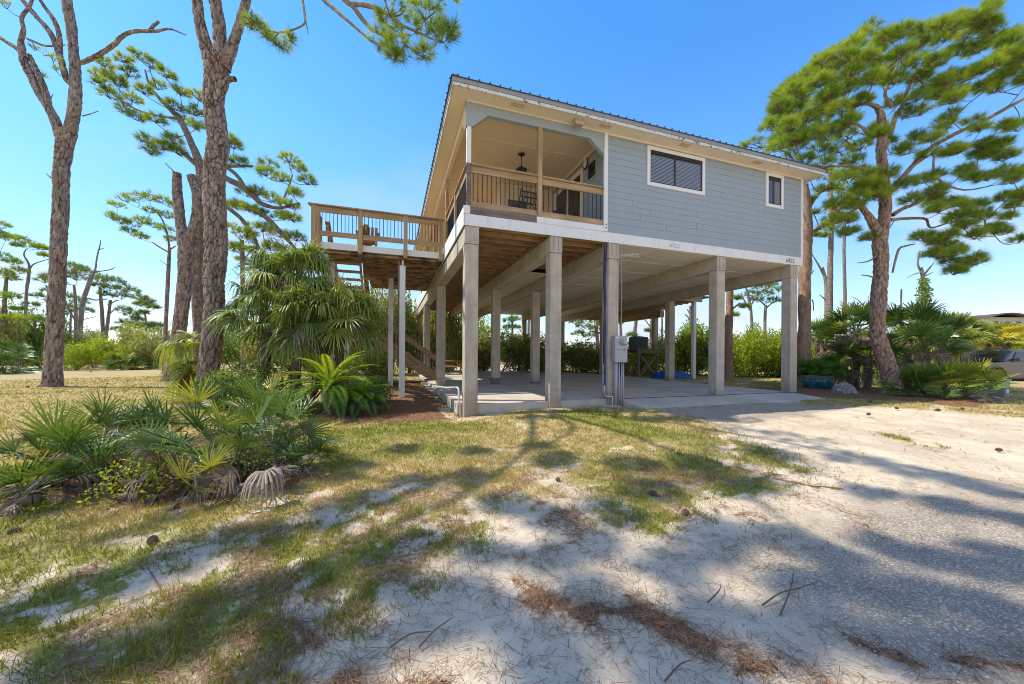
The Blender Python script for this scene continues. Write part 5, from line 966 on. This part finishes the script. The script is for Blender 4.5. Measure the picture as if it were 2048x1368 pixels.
for u,dp,tr_,nl,lab,rn_ in [(1925,19.5,2.2,26,'bright green palm with tan flowers left of the yellow palm',.3),(1975,21,2.2,24,'yellow green palm before the curved roof building',.5),(2003,20,1.9,18,'palm with vivid yellow fans right of the green one',.95),(1885,17,1.8,20,'pale palm peeping over the middle of the right bed',.35),(5,22,.6,12,'fan palm in the scrub at the left picture edge',.3),(245,25,.2,14,'bright palmetto at the back edge of the left lawn',.55),(275,26,.2,12,'second bright palmetto at the back edge of the left lawn',.5),(30,20,.3,12,'green palmetto left of the forked pine at the lawn edge',.4),(1515,21,.1,12,'palmetto at the hedge foot between the right columns',.6)]:
    x,y,_=GD(u,dp); palmetto(lab,(x,y),nl,.85,.75,yellowleaf if rn_>=.3 and u>1800 else palmleaf,dead=4,hz=.1,elr=(-.1,1.45),cat='palm',name='palm',droop=.25,rn=rn_,trunk=tr_ if tr_>.35 else 0,wseg=.018,nseg=24,flowers=2 if 'tan flowers' in lab else 0)
# ------------------------------------------------------------ things on and round the house
t=thing('electric_meter','grey electric meter box strapped to the third front column','meter box',(3.9,0,1.2))
MB().box((3.70,-.19,1.20),(4.06,-.055,1.86)).build('box',galv,t,bevel=.008); MB().box((3.715,-.1935,1.515),(4.045,-.1905,1.521)).build('seam',jm,t)
MB().box((3.72,-.195,1.80),(3.80,-.1905,1.83)).build('label_plate',simple('white_sticker',(.7,.7,.7),.5),t)
W=MB(); W.lathe([(.085,0),(.085,.03),(.07,.045),(.0,.047)],(0,0,0),24); V=[(3.93+x,-.1905-z,1.70+y) for x,y,z in W.v]; W.v=V; W.build('meter_ring',galv,t,smoothf=True)
W=MB(); W.lathe([(.058,.04),(.058,.09),(.045,.108),(.0,.112)],(0,0,0),20); W.v=[(3.93+x,-.1905-z,1.70+y) for x,y,z in W.v]; W.build('glass_dome',simple('pale_meter_glass',(.48,.47,.43),.12,0,.1),t,smoothf=True)
W=MB(); W.box((3.965,-.205,1.47),(3.99,-.191,1.50)); W.box((3.95,-.2,1.53),(4.0,-.191,1.55)); W.build('latch',steel,t,bevel=.002)
MB().tube([(3.77,-.13,.05),(3.77,-.13,1.2)],.034,12).build('conduit',conduit,t,smoothf=True)
for xx,r_ in ((3.875,.020),(3.945,.016),(3.995,.022)): MB().tube([(xx,-.11,.05),(xx,-.11,1.2)],r_,10).build('conduit',conduit,t,smoothf=True)
MB().tube([(4.04,-.09,.05),(4.03,-.08,1.25),(3.99,-.03,2.2),(3.99,-.03,3.0),(3.985,-.03,3.9),(3.98,-.035,4.1),(3.96,-.03,4.16)],.008,8).build('cable',simple('pale_cable',(.36,.36,.34),.5),t)
t=thing('blue_hose','blue water hose running down the left side of the third front column','hose',(3.6,.1,.3))
MB().tube(catmull([(3.60,.06,4.15),(3.598,.09,3.8),(3.59,.12,3.3),(3.60,.11,2.9),(3.598,.13,2.4),(3.603,.10,1.9),(3.598,.12,1.5),(3.60,.11,1.05),(3.598,.10,.62)],5),.017,8).build('hose_upper',blueh,t,smoothf=True)
MB().tube(catmull([(3.60,.16,4.15),(3.595,.17,3.2),(3.60,.15,2.5),(3.596,.17,1.8),(3.60,.16,1.15)],5),.012,8).build('cable',simple('navy_cable',(.01,.015,.06),.4),t)
W=MB(); W.tube([(3.60,.10,.62),(3.60,.10,.36)],.016,8); W.tube([(3.60,.10,.36),(3.60,-.03,.345),(3.70,-.09,.345),(3.70,-.09,.06)],.018,10); W.build('supply_pipe',pvc,t,smoothf=True)
for zq in (.95,1.35):
    W=MB(); W.tube([(3.60,.10,zq),(3.56,.06,zq),(3.53,.03,zq-.01)],.013,8); W.box((3.50,-.01,zq+.0),(3.56,.07,zq+.012)); W.build('tap',simple('dark_brass_tap_%d'%int(zq*100),(.08,.055,.03),.5,.6),t)
t=thing('standpipe','white plastic standpipe sticking up left of the front corner column','pipe',G(923,832))
p=G(921,832); top=bp_=D(917.5,772.5,7.95); 
W=MB(); W.tube([(p[0],p[1],-.05),(p[0]-.04,p[1]+.05,.60),(p[0]-.06,p[1]+.10,.63)],.022,10); W.tube([(p[0]-.06,p[1]+.10,.63),(p[0]-.32,p[1]+.45,.60)],.018,8); W.build('pipe',pvc,t,smoothf=True); MB().tube([(p[0]-.30,p[1]+.43,.60),(p[0]-.34,p[1]+.48,.60)],.028,8).build('cap',steel,t)
t=thing('ground_pipe','white plastic pipe lying on the soil between the first and second columns','pipe',(1,-.2,0)); pts=[G(938,833),G(970,828),G(1005,824.5),G(1040,823)]; MB().tube([(q[0],q[1],gzf(q[0],q[1])+.03) for q in pts],.02,8).build('pipe',pvc,t,smoothf=True)
# lamps
bx=1.82; by=1.47
t=thing('pendant_lantern','small black hanging lantern under the porch ceiling','lantern',(bx,by,6.2))
W=MB().lathe([(.085,0),(.09,.02),(.02,.045),(.0,.05)],(bx,by,TOPZ-.07),20); W.build('canopy',blk,t,smoothf=True)
W=MB()
for i in range(6):
    zt=TOPZ-.09-i*.045; W.tube([(bx+.012*math.cos(a*1.05),by+(.012*math.sin(a*1.05) if i%2 else 0),zt-.022+.024*math.sin(a*1.05)) for a in range(7)],.004,5)
W.tube([(bx,by,TOPZ-.07),(bx,by,TOPZ-.36)],.005,6); W.build('chain',blk,t)
z0=TOPZ-.36
MB().lathe([(.012,0),(.03,-.02),(.06,-.05),(.15,-.11),(.155,-.125),(.10,-.128)],(bx,by,z0),12).build('hood',blk,t,smoothf=True)
W=MB()
for i in range(6): a=i*1.047; W.tube([(bx+.115*math.cos(a),by+.115*math.sin(a),z0-.12),(bx+.09*math.cos(a),by+.09*math.sin(a),z0-.30)],.006,5)
W.lathe([(.095,-.30),(.10,-.31),(.05,-.33),(.0,-.35)],(bx,by,z0),12); W.build('cage',blk,t); MB().lathe([(.10,-.125),(.08,-.30)],(bx,by,z0),12).build('lantern_glass',glass,t)
t=thing('wall_lamp','oval bulkhead lamp with dark cage on the porch side wall','lamp',(3.6,1.17,6.62))
W=MB(); W.lathe([(.11,0),(.11,.03),(.085,.07),(.05,.09),(0,.095)],(0,0,0),20); W.v=[(3.622-z,1.12+x*.9,6.73+y*1.25) for x,y,z in W.v]; W.build('lamp_glass',simple('milky_lamp_glass',(.6,.58,.52),.25),t,smoothf=True)
W=MB(); ring=[(3.59,1.12+.105*math.cos(a/3),6.73+.145*math.sin(a/3)) for a in range(20)]; W.tube(ring,.014,6); W.tube([(3.60,1.12,6.87),(3.525,1.12,6.73),(3.60,1.12,6.59)],.008,5); W.tube([(3.60,1.02,6.73),(3.525,1.12,6.73),(3.60,1.22,6.73)],.008,5); W.build('cage',blk,t)
t=thing('wall_plaque','dark square relief plaque on the porch side wall','plaque',(3.6,.8,6.4)); MB().box((3.59,.66,6.22),(3.62,.98,6.60)).build('plate',bronze,t,bevel=.006)
W=MB()
for a in range(12): an=a*math.pi/6; W.bar((3.587,.82,6.41),(3.587,.82+.12*math.cos(an),6.41+.13*math.sin(an)),.02,.012,(1,0,0))
W.build('relief',blk,t)
t=thing('flood_lamp','cream coloured flood lamp under the front eave','lamp',(2.62,-.2,6.85))
c=(2.63,-.20,TOPZ); MB().lathe([(.07,0),(.07,-.02),(.04,-.03)],c,16).build('base',cream,t,smoothf=True)
W=MB(); W.prism([(2.50,-.30,TOPZ-.035),(2.76,-.30,TOPZ-.035),(2.73,-.30,TOPZ-.13),(2.53,-.30,TOPZ-.13)],(0,.14,0)); W.build('head',paint('beige_lamp_housing',(.45,.37,.26),(.3,.24,.16),.3),t,bevel=.01)
for (a,b,c_,lab) in [((4.35,.9),(4.95,.55),4.13,'strip light under the house right of the meter column')]:
    t=thing('strip_light',lab,'lamp',(a[0],a[1],c_)); MB().bar((a[0],a[1],c_+.03),(b[0],b[1],c_+.03),.11,.05).build('housing',white,t,bevel=.006); d=(Vector((b[0],b[1],0))-Vector((a[0],a[1],0))).normalized()*.05; MB().tube([(a[0]-d.x,a[1]-d.y,c_-.01),(b[0]+d.x,b[1]+d.y,c_-.01)],.018,8).build('tube',simple('unlit_tube_glass_%d'%int(a[0]),(.55,.53,.48),.3),t)
# patio furniture on the porch
FZ=BB+.28
def chair(loc,rz,label):
    t=thing('patio_chair',label,'chair',(0,0,0),'patio chairs on the porch'); s=.24
    for x,y in ((-s,-s),(s,-s),(-s,s),(s,s)): MB().tube([(x*1.05,y*1.05,0),(x*.95,y*.95,.44)],.014,6).build('leg',blk,t)
    MB().box((-.26,-.26,.42),(.26,.26,.455)).build('seat',blk,t,bevel=.01)
    W=MB(); W.tube(catmull([(-.25,.24,.44),(-.26,.30,.75),(-.24,.36,1.04)],4),.014,6); W.tube(catmull([(.25,.24,.44),(.26,.30,.75),(.24,.36,1.04)],4),.014,6)
    for zq in (.55,.72,.86,.98): W.bar((-.25,.24+(zq-.44)*.2,zq),(.25,.24+(zq-.44)*.2,zq),.012,.028)
    for i in range(6):
        x=-.2+i*.08; W.bar((x,.26,.5),(x+.0,.345,1.0),.010,.010,(1,0,0))
    for i in range(4):
        for j in range(3): x=-.2+i*.1; zq=.56+j*.15; y=.24+(zq-.44)*.2; W.bar((x,y,zq),(x+.1,y+.03,zq+.15),.009,.009,(0,1,0)); W.bar((x+.1,y,zq),(x,y+.03,zq+.15),.009,.009,(0,1,0))
    W.build('backrest',blk,t)
    for sx_ in (-1,1):
        W=MB(); W.tube(catmull([(sx_*.26,.30,.68),(sx_*.29,.05,.69),(sx_*.28,-.2,.66),(sx_*.26,-.24,.50),(sx_*.25,-.24,.44)],4),.012,6); W.build('armrest',blk,t)
    t.location=loc; t.rotation_euler=(0,0,rz); return t
chair((1.72,1.0,FZ),R(185),'black lattice patio chair with its back to the railing by the middle post'); chair((.95,1.9,FZ),R(100),'black patio chair seen side on at the left of the table'); chair((2.55,1.3,FZ),R(-80),'black patio chair by the sliding door'); chair((1.7,2.6,FZ),R(5),'black patio chair at the far side of the porch table')
t=thing('patio_table','round black patio table on the porch','table',(1.62,1.75,FZ)); MB().lathe([(0,.70),(.46,.70),(.48,.715),(.46,.73),(0,.73)],(1.62,1.75,FZ),28).build('tabletop',blk,t,smoothf=True)
for i in range(4): a=i*1.57+.7; MB().tube([(1.62+.12*math.cos(a),1.75+.12*math.sin(a),FZ+.70),(1.62+.06*math.cos(a),1.75+.06*math.sin(a),FZ+.35),(1.62+.32*math.cos(a),1.75+.32*math.sin(a),FZ)],.02,6).build('leg',blk,t)
# deck chair
t=thing('deck_chair','tall wooden slat chair standing on the left deck','chair',(-2.1,4.3,DZ)); x0,y0=-2.52,4.05
for dx,dy in ((0,0),(.5,0),(.02,.5),(.48,.5)): MB().box((x0+dx,y0+dy,DZ),(x0+dx+.06,y0+dy+.06,DZ+(.62 if dy==0 else .5))).build('leg',woodz,t,bevel=.004)
W=MB()
for i in range(5): W.box((x0+.0,y0+i*.11,DZ+.42),(x0+.56,y0+.095+i*.11,DZ+.445))
W.build('seat',woodx,t); W=MB()
for i in range(5): W.bar((x0+.05+i*.115,y0+.5,DZ+.4),(x0+.05+i*.115,y0+.68,DZ+1.02),.09,.02,(0,1,0))
W.build('backrest',woodz,t)
for dx in (-.05,.51): MB().box((x0+dx,y0-.05,DZ+.62),(x0+dx+.12,y0+.6,DZ+.645)).build('armrest',woody,t,bevel=.004)
# picnic table
px_,py_=.9,12.6
t=thing('picnic_table','orange stained picnic table at the rear left of the slab','table',(px_,py_,SL))
for i in range(5): MB().box((px_-.0,py_-.37+i*.15,SL+.72),(px_+1.7,py_-.23+i*.15,SL+.76)).build('top_board',redwood,t,bevel=.004)
for yq in (-.75,.62): MB().box((px_,py_+yq,SL+.42),(px_+1.7,py_+yq+.24,SL+.46)).build('bench_board',redwood,t,bevel=.004)
for xq in (.25,1.4):
    MB().bar((px_+xq,py_-.25,SL+.72),(px_+xq,py_-.62,SL),.045,.10,(1,0,0)).build('leg',redwood,t); MB().bar((px_+xq,py_+.25,SL+.72),(px_+xq,py_+.62,SL),.045,.10,(1,0,0)).build('leg',redwood,t); MB().box((px_+xq+.025,py_-.72,SL+.34),(px_+xq+.06,py_+.82,SL+.43)).build('brace',redwood,t)
# satellite dish
p=GD(1021,24.5,.2); t=thing('satellite_dish','old grey satellite dish on a thin pole behind the slab','satellite dish',tuple(p))
MB().tube([(p[0],p[1],.1),(p[0],p[1],1.25)],.035,8).build('pole',conduit,t)
W=MB(); W.lathe([(0,0),(.2,.03),(.38,.11),(.40,.13),(.37,.115),(.2,.045),(0,.015)],(0,0,0),24); M_=Matrix.Rotation(R(25),3,'Z')@Matrix.Rotation(R(62),3,'X'); W.v=[tuple(M_@Vector(q)+Vector((p[0],p[1]-.05,1.42))) for q in W.v]; W.build('dish',simple('dark_grey_dish',(.13,.12,.115),.6,.2),t,smoothf=True); MB().tube([(p[0],p[1]-.1,1.2),(p[0]-.25,p[1]-.5,1.55)],.015,6).build('arm',conduit,t)
# air conditioner on stand
p=np.array([11.6,9.1,.1]); t=thing('equipment_stand','wooden cross braced stand right of the meter box','stand',tuple(p))
for x in (0,1.25):
    for y in (0,1.0): MB().box((p[0]+x,p[1]+y,0),(p[0]+x+.1,p[1]+y+.1,1.62)).build('leg',greyw,t,bevel=.004)
for y in (0,1.0):
    MB().box((p[0]-.05,p[1]+y-.02,1.55),(p[0]+1.4,p[1]+y+.10,1.70)).build('beam',greyw,t)
    MB().bar((p[0]+.05,p[1]+y,.15),(p[0]+1.3,p[1]+y,1.5),.09,.04,(0,1,0)).build('brace',greyw,t); MB().bar((p[0]+1.3,p[1]+y+.03,.15),(p[0]+.05,p[1]+y+.03,1.5),.09,.04,(0,1,0)).build('brace',greyw,t)
MB().box((p[0]-.1,p[1]-.05,1.703),(p[0]+1.45,p[1]+1.15,1.74)).build('platform',greyw,t)
t=thing('air_conditioner','dark air conditioner unit sitting on the wooden stand','air conditioner',(p[0]+.3,p[1]+.5,1.75)); MB().box((p[0]-.05,p[1]+.1,1.75),(p[0]+.72,p[1]+.85,2.45)).build('casing',simple('dark_unit_paint',(.07,.085,.085),.5,.3),t,bevel=.02)
W=MB()
for i in range(16): W.box((p[0]-.0,p[1]+.092,1.82+i*.036),(p[0]+.68,p[1]+.0995,1.84+i*.036))
W.build('louvres',blk,t); MB().lathe([(.30,0),(.30,.03),(.05,.05),(0,.05)],(p[0]+.34,p[1]+.47,2.45),20).build('fan_grille',blk,t)
# tarp
p=np.array([12.2,7.3,.1]); t=thing('blue_tarp','crumpled blue tarp heap beside the right rear posts','tarp',tuple(p)); nx,ny=60,40; XX,YY=np.meshgrid(np.linspace(-1.5,1.6,nx),np.linspace(-.8,.8,ny)); tsc=.72; q=np.hypot(XX/1.5,YY/.8); hh=.52*np.clip(1-q**2,0,1)**.6*(.6+.8*fbm(XX+5,YY+5,1.3,3,33))+.10*np.abs(fbm(XX+9,YY,3.3,3,35)-.5)*4*np.clip(1.15-q,0,1)+.01
idx=np.arange(nx*ny).reshape(ny,nx); F=np.stack([idx[:-1,:-1],idx[:-1,1:],idx[1:,1:],idx[1:,:-1]],-1).reshape(-1,4); k_=(q<1.12).ravel(); F=F[k_[F].all(1)]
th=-.5; mk('sheet',np.stack([p[0]+tsc*(XX*math.cos(th)-YY*math.sin(th)),p[1]+tsc*(XX*math.sin(th)+YY*math.cos(th)),p[2]+hh*.85+.06],-1).reshape(-1,3),F,tarpm,t)
# pot with plant
p=G(1635,779,.17); t=thing('plant_pot','glazed turquoise bowl planter with pale rim beside the corner column','planter',tuple(p)); s=1.0
MB().lathe([(.20,0),(.30,.03),(.44,.16),(.50,.30),(.51,.40),(.47,.41)],(p[0],p[1],p[2]),36).build('bowl',glaze,t,smoothf=True)
MB().lathe([(.47,.402),(.475,.50),(.49,.53),(.46,.535),(.44,.50),(.44,.44)],(p[0],p[1],p[2]),36).build('rim',rimm,t,smoothf=True); MB().lathe([(.44,.46),(.0,.47)],(p[0],p[1],p[2]),30).build('soil',simple('dark_potting_soil',(.04,.03,.02),.95,0,.3,30),t)
def fern(name,label,c,n,L,mat,h=1.2):
    t=thing(name,label,'plant',tuple(c)); VV=[];k=0;FF=[];RR=[];W=MB()
    for i in range(n):
        az=rng.uniform(0,6.28); e=rng.uniform(.5,1.5); hv=np.array([math.cos(az),math.sin(az),0]); sd_=np.array([-math.sin(az),math.cos(az),0]); q=np.array(c,float); pts=[q.copy()]
        for s_ in range(9): q=q+(hv*math.cos(e)+np.array([0,0,math.sin(e)]))*L*rng.uniform(.9,1.1)/9; e-=.14; pts.append(q.copy())
        pts=np.array(pts); W.tube([tuple(a) for a in pts[::3]],.005,3)
        for m in range(1,10):
            for _ in range(6):
                a=pts[m]+rng.normal(0,.015,3); d=sd_*rng.uniform(-1,1)+hv*rng.uniform(-.1,.8)+np.array([0,0,rng.uniform(-.3,.5)]); d/=np.linalg.norm(d); l=L*.14; wv=np.cross(d,rng.normal(size=3)); wv/=np.linalg.norm(wv); VV+=[a,a+d*l*.5+wv*.009,a+d*l,a+d*l*.5-wv*.009]; FF.append([k,k+1,k+2,k+3]); k+=4; RR.append(rng.normal(.35,.15))
    mk('fronds',np.array(VV),np.array(FF),mat,t,attr=np.clip(RR,0,1)); W.build('stems',mat,t); return t
fern('fern','bushy dark green asparagus fern growing out of the turquoise planter',(p[0],p[1],p[2]+.46),190,.85,sagoleaf)
# stump
p=G(1688,788,.18); t=thing('tree_stump','grey weathered stump between planter and big pine','stump',tuple(p)); trunkmesh('wood',[(p[0],p[1],.0),(p[0]+.02,p[1],.25),(p[0]+.08,p[1],.42),(p[0]+.12,p[1],.52)],[.40,.32,.22,.10],barkD,t,24,6,plates=6)
# utility pump tank
p=G(1998,797,.12); t=thing('utility_box','small grey green plastic utility box by the right fan palms','utility box',tuple(p)); gm_=simple('grey_green_plastic',(.20,.225,.21),.6)
MB().box((p[0]-.17,p[1]-.17,p[2]-.1),(p[0]+.17,p[1]+.17,p[2]+.56)).build('body',gm_,t,bevel=.04); MB().box((p[0]-.19,p[1]-.19,p[2]+.56),(p[0]+.19,p[1]+.19,p[2]+.61)).build('lid',gm_,t,bevel=.02); MB().box((p[0]-.1,p[1]-.18,p[2]+.18),(p[0]+.02,p[1]-.172,p[2]+.30)).build('label_plate',white,t)
# vehicle
t=thing('parked_car','silver grey sport utility vehicle parked at the right picture edge facing left','car',(0,0,0))
carp=simple('silver_grey_car_paint',(.085,.085,.095),.3,.7,.04,3,coat=.8); tyre=simple('dusty_tyre_rubber',(.09,.075,.06),.9,0,.3,8); rimc=simple('alloy_wheel',(.42,.42,.43),.3,.8)
prof=[(-.02,.38),(-.04,.62),(.02,.86),(.14,1.00),(.55,1.09),(1.45,1.17),(2.25,1.74),(2.6,1.80),(4.2,1.80),(4.7,1.68),(4.95,1.15),(4.98,.55),(4.9,.40)]
def arch(cx_,r,n=10): return [(cx_+r*math.cos(a),.40+r*math.sin(a)) for a in np.linspace(0,math.pi,n)]
low=[(4.9,.40)]+[(x,z) for x,z in arch(4.0,.47)]+[(3.53,.32),(1.47,.32)]+[(x,z) for x,z in arch(.97,.47)]+[(.45,.38)]
pts=prof[:-1]+low
secs=[(-.97,1.0,0.0),(-.93,1.0,.0),(.93,1.0,.0),(.97,1.0,0)]
def bodyshell():
    W=MB(); body=[p_ for p_ in prof[:6]]+[(1.6,1.20),(4.9,1.20)]+[(4.98,.55)]+low
    W.prism([(x,-.95,z) for x,z in body],(0,1.9,0)); return W
bodyshell().build('body',carp,t,bevel=.05)
W=MB(); cab=[(1.45,1.19),(2.25,1.74),(2.6,1.80),(4.2,1.80),(4.7,1.68),(4.93,1.19)]; k=0
W.v=[(x,-.88 if z<1.3 else -.70,z) for x,z in cab]+[(x,.88 if z<1.3 else .70,z) for x,z in cab]; n=len(cab); W.f=[list(range(n)),list(range(n,2*n))[::-1]]+[[i,i+n,(i+1)%n+n,(i+1)%n] for i in range(n)]; W.build('cabin',carp,t,bevel=.03)
carglass=simple('dark_car_glass',(.03,.04,.045),.06,0,.1,1,.8)
W=MB(); W.v=[(1.60,-.74,1.245),(2.22,-.62,1.70),(2.22,.62,1.70),(1.60,.74,1.245)]; W.v=[(x-.018,y,z+.025) for x,y,z in W.v]; W.f=[[0,1,2,3]]; W.build('windscreen',carglass,t)
W=MB(); 
for sg in (-1,1):
    k=len(W.v); W.v+=[(1.95,sg*.882,1.26),(2.40,sg*.745,1.68),(3.1,sg*.745,1.69),(3.1,sg*.868,1.26)]; W.f.append([k,k+1,k+2,k+3]); k=len(W.v); W.v+=[(3.2,sg*.868,1.26),(3.2,sg*.745,1.69),(4.2,sg*.745,1.69),(4.45,sg*.868,1.26)]; W.f.append([k,k+1,k+2,k+3])
W.build('side_windows',carglass,t)
for cx_ in (.97,4.0):
    for sg in (-1,1):
        W=MB(); W.lathe([(.36,-.11),(.40,-.09),(.405,0),(.40,.09),(.36,.11),(.25,.11),(.25,-.11)],(0,0,0),28); W.v=[(cx_+x,sg*.86+z,.405+y) for x,y,z in W.v]; wh=W.build('wheel',tyre,t,smoothf=False)
        W=MB(); W.lathe([(.25,-.10),(.25,.10)],(0,0,0),24)
        for i in range(6): a=i*1.047; W.bar((0,0,sg*.09),(.24*math.cos(a),.24*math.sin(a),sg*.09),.06,.03,(0,0,1))
        W.v=[(cx_+x,sg*.86+z,.405+y) for x,y,z in W.v]; W.build('rim',rimc,wh)
        if 1:
            W=MB()
            for i in range(13): a0=math.pi*i/12; 
            pa=[(cx_+.50*math.cos(a),sg*.955,.40+.50*math.sin(a)) for a in np.linspace(0,math.pi,14)]; W.tube(pa,.035,6); W.build('wheel_arch',simple('dark_arch_trim',(.05,.05,.055),.6) if cx_==.97 and sg==-1 else bpy.data.materials['dark_arch_trim'],t)
for sg in (-1,1):
    MB().box((.0,sg*.78-.14,.82),(.20,sg*.78+.14,.97)).build('headlight',simple('headlight_lens_%d'%(sg+1),(.5,.5,.5),.1,0,.1),t,bevel=.03)
MB().box((-.06,-.55,.62),(-.02,.55,.9)).build('grille',blk,t,bevel=.01); MB().box((-.08,-.9,.40),(.1,.9,.56)).build('bumper',simple('dark_bumper',(.06,.06,.065),.6),t,bevel=.03)
for sg in (-1,1): MB().box((2.0,sg*1.0-.1,1.22),(2.16,sg*1.0+.1,1.38)).build('mirror',carp,t,bevel=.03)
p=G(1993,771,.0); axd=Vector((math.cos(YAW)*1.,-math.sin(YAW),0)); ang_=math.atan2(axd.y,axd.x)+R(6); t.rotation_euler=(0,0,ang_); t.location=(p[0]-.97*math.cos(ang_)-.9*math.sin(ang_),p[1]-.97*math.sin(ang_)+.9*math.cos(ang_),.02)
# far buildings
def far_house(name,label,u,dep,wd,z0,z1,wallm,roofk,cat='house'):
    p=GD(u,dep); t=thing(name,label,cat,(p[0],p[1],0)); th=-YAW; M_=Matrix.Rotation(th,3,'Z')
    def put(W,n,m): W.v=[tuple(M_@Vector(q)+Vector((p[0],p[1],0))) for q in W.v]; return W.build(n,m,t)
    put(MB().box((-wd/2,0,z0),(wd/2,6,z1)),'wall',wallm); nwn=max(2,int(wd/2.2))
    for i in range(nwn): xw=-wd/2+(i+.5)*wd/nwn; put(MB().box((xw-.55,-.05,z0+(z1-z0)*.3),(xw+.55,-.005,z0+(z1-z0)*.8)),'window',carglass)
    for xq in (-wd/2+.3,0,wd/2-.3): put(MB().box((xq-.15,.2,-.2),(xq+.15,.5,z0-.01)),'pile',wallm)
    if roofk=='arc':
        W=MB(); a=[(-wd/2-.8+(wd+1.6)*i/16,-1.0,z1-.1+.9*math.sin(math.pi*i/16)) for i in range(17)]; W.prism([*a,*[(x,y,z+.28) for x,y,z in a[::-1]]],(0,8,0)); put(W,'roof',simple('brown_curved_roof',(.10,.075,.06),.6))
    else:
        W=MB(); W.prism([(-wd/2-.5,-.6,z1),(wd/2+.5,-.6,z1),(wd/2-1.,-.6,z1+1.1),(-wd/2+1.,-.6,z1+1.1)],(0,7.2,0)); put(W,'roof',simple('pale_metal_roof_%d'%int(u),(.5,.52,.54),.5))
    return t
far_house('beach_house','modern house with curved brown roof above the right palms',2014,90,8.5,6.5,11.6,simple('tan_far_wall',(.42,.36,.28),.8),'arc')
far_house('beach_house','small white house far off between the meter box and rear columns',1300,110,8,2.5,5.2,simple('white_far_wall',(.68,.70,.70),.8),'flat')
far_house('beach_house','pale grey roofed house hidden in the scrub left of the forked pine',72,85,16,3.2,5.6,simple('pale_far_wall',(.5,.54,.56),.8),'hip')
far_house('beach_house','white house behind the bare trunks right of the corner column',1640,70,12,2.8,4.6,simple('pale_far_wall_two',(.62,.64,.66),.8),'hip')
# pine cones
def cone(label,loc,s=1.,dark=False):
    t=thing('pine_cone',label,'pine cone',(0,0,0),'pine cones on the ground'); W=MB()
    for ring in range(9):
        zq=ring*.010; rr_=.030*math.sin((ring+1.2)/10.5*math.pi)**.7
        for j in range(9):
            a=j*.698+ring*.35; c,s_=math.cos(a),math.sin(a); W.bar((c*rr_*.3,s_*rr_*.3,zq),(c*rr_*1.15,s_*rr_*1.15,zq+.008),.016,.005)
    W.tube([(0,0,0),(0,0,.09)],.009,6); o=W.build('scales',conem,t); t.location=loc; t.scale=(s,s,s); t.rotation_euler=(R(80),rng.uniform(0,1),rng.uniform(0,6.28)); return t
first_c=None
PC=[(1297,992,1.1,'pine cone standing on a sandy patch in front of the meter column'),(1364,1036,1.1,'dark pine cone in grass right of the sandy patch cone'),(1115,963,.9,'pine cone in the shaded grass below the second column'),(300,1096,1.1,'brown pine cone in the lit lawn at lower left'),(48,1068,1.1,'pale brown bark chip like cone at the far left lawn'),(1733,832,1.2,'dark pine cone at the edge of the apron gravel'),(1745,806,1.1,'pine cone beside the right bed edge'),(1798,820,1.1,'pine cone on the tan grass strip below the big pine'),(1870,823,1.3,'larger pine cone on the tan strip left of the utility box'),(1920,820,1.1,'pine cone on the tan strip nearest the low fan palm'),(1990,903,1.0,'lone pine cone on the bright sand at the right'),(180,745,1.3,'pine cone right of the forked pine foot'),(130,740,1.2,'pine cone left of the broken pine on the lawn'),(255,763,1.3,'pine cone between the forked pine and the broken pine'),(214,770,1.2,'pine cone nearer the palmetto thicket on the tan lawn'),(60,776,1.2,'pine cone left of the forked pine foot')]
for u,v,s,lab in PC:
    q=G(u,v,0); z=gzf(q[0],q[1]); q=G(u,v,z)
    if first_c is None: first_c=cone(lab,(q[0],q[1],z+.045),s); tc_=first_c
    else: tc_=copy_tree(first_c); tc_['label']=lab; tc_.rotation_euler=(R(80),rng.uniform(0,1),rng.uniform(0,6.28))
    tc_.location=(q[0],q[1],z+.03*s); tc_.scale=(s*.75,s*.75,s*.75)
# bark chips and twigs on the sand
def twig(label,P,r,group='twigs on the sand'):
    t=thing('twig',label,'twig',(0,0,0),group); q=[G(u,v) for u,v in P]; q=[(a[0],a[1],gzf(a[0],a[1])+.012+.012*(i%2)) for i,a in enumerate(q)]; MB().tube(catmull(q,3),list(np.linspace(r,r*.4,(len(q)-1)*3+1)),5).build('stick',twigm,t); return t
for i,(P,lab) in enumerate([([(838,1300),(870,1270),(905,1240)],'thin twig on sand at the lower centre left'),([(1500,985),(1540,960),(1580,958)],'thin twig in the shade right of the grass'),([(1525,1215),(1560,1195),(1600,1180),(1635,1172)],'curved twig on the shaded sand at right'),([(1415,1210),(1438,1190),(1442,1172)],'short twig left of the curved twig'),([(1560,1235),(1580,1190),(1590,1140)],'upright bent twig crossing the curved twig'),([(1330,1368),(1360,1340),(1385,1325)],'twig at the bottom edge by the straw line'),([(320,1180),(300,1150),(292,1132)],'twig on the left grass border'),([(780,1300),(820,1278),(862,1268)],'twig beside the lower centre sand')]): twig(lab,P,.005)
for u,v,lab in [(130,1052,'white bleached leaf scrap on the lawn left'),(512,1030,'white paper like scrap on the grass by the thicket'),(655,953,'pale scrap next to the thicket right tip')]:
    q=G(u,v); t=thing('dry_leaf',lab,'leaf',tuple(q)); z=gzf(q[0],q[1])+.02; W=MB(); W.v=[(q[0]-.03,q[1],z),(q[0],q[1]-.02,z+.008),(q[0]+.04,q[1]+.01,z+.004),(q[0],q[1]+.022,z+.012)]; W.f=[[0,1,2,3]]; W.build('blade',simple('bleached_leaf_%d'%u,(.7,.68,.62),.7),t)
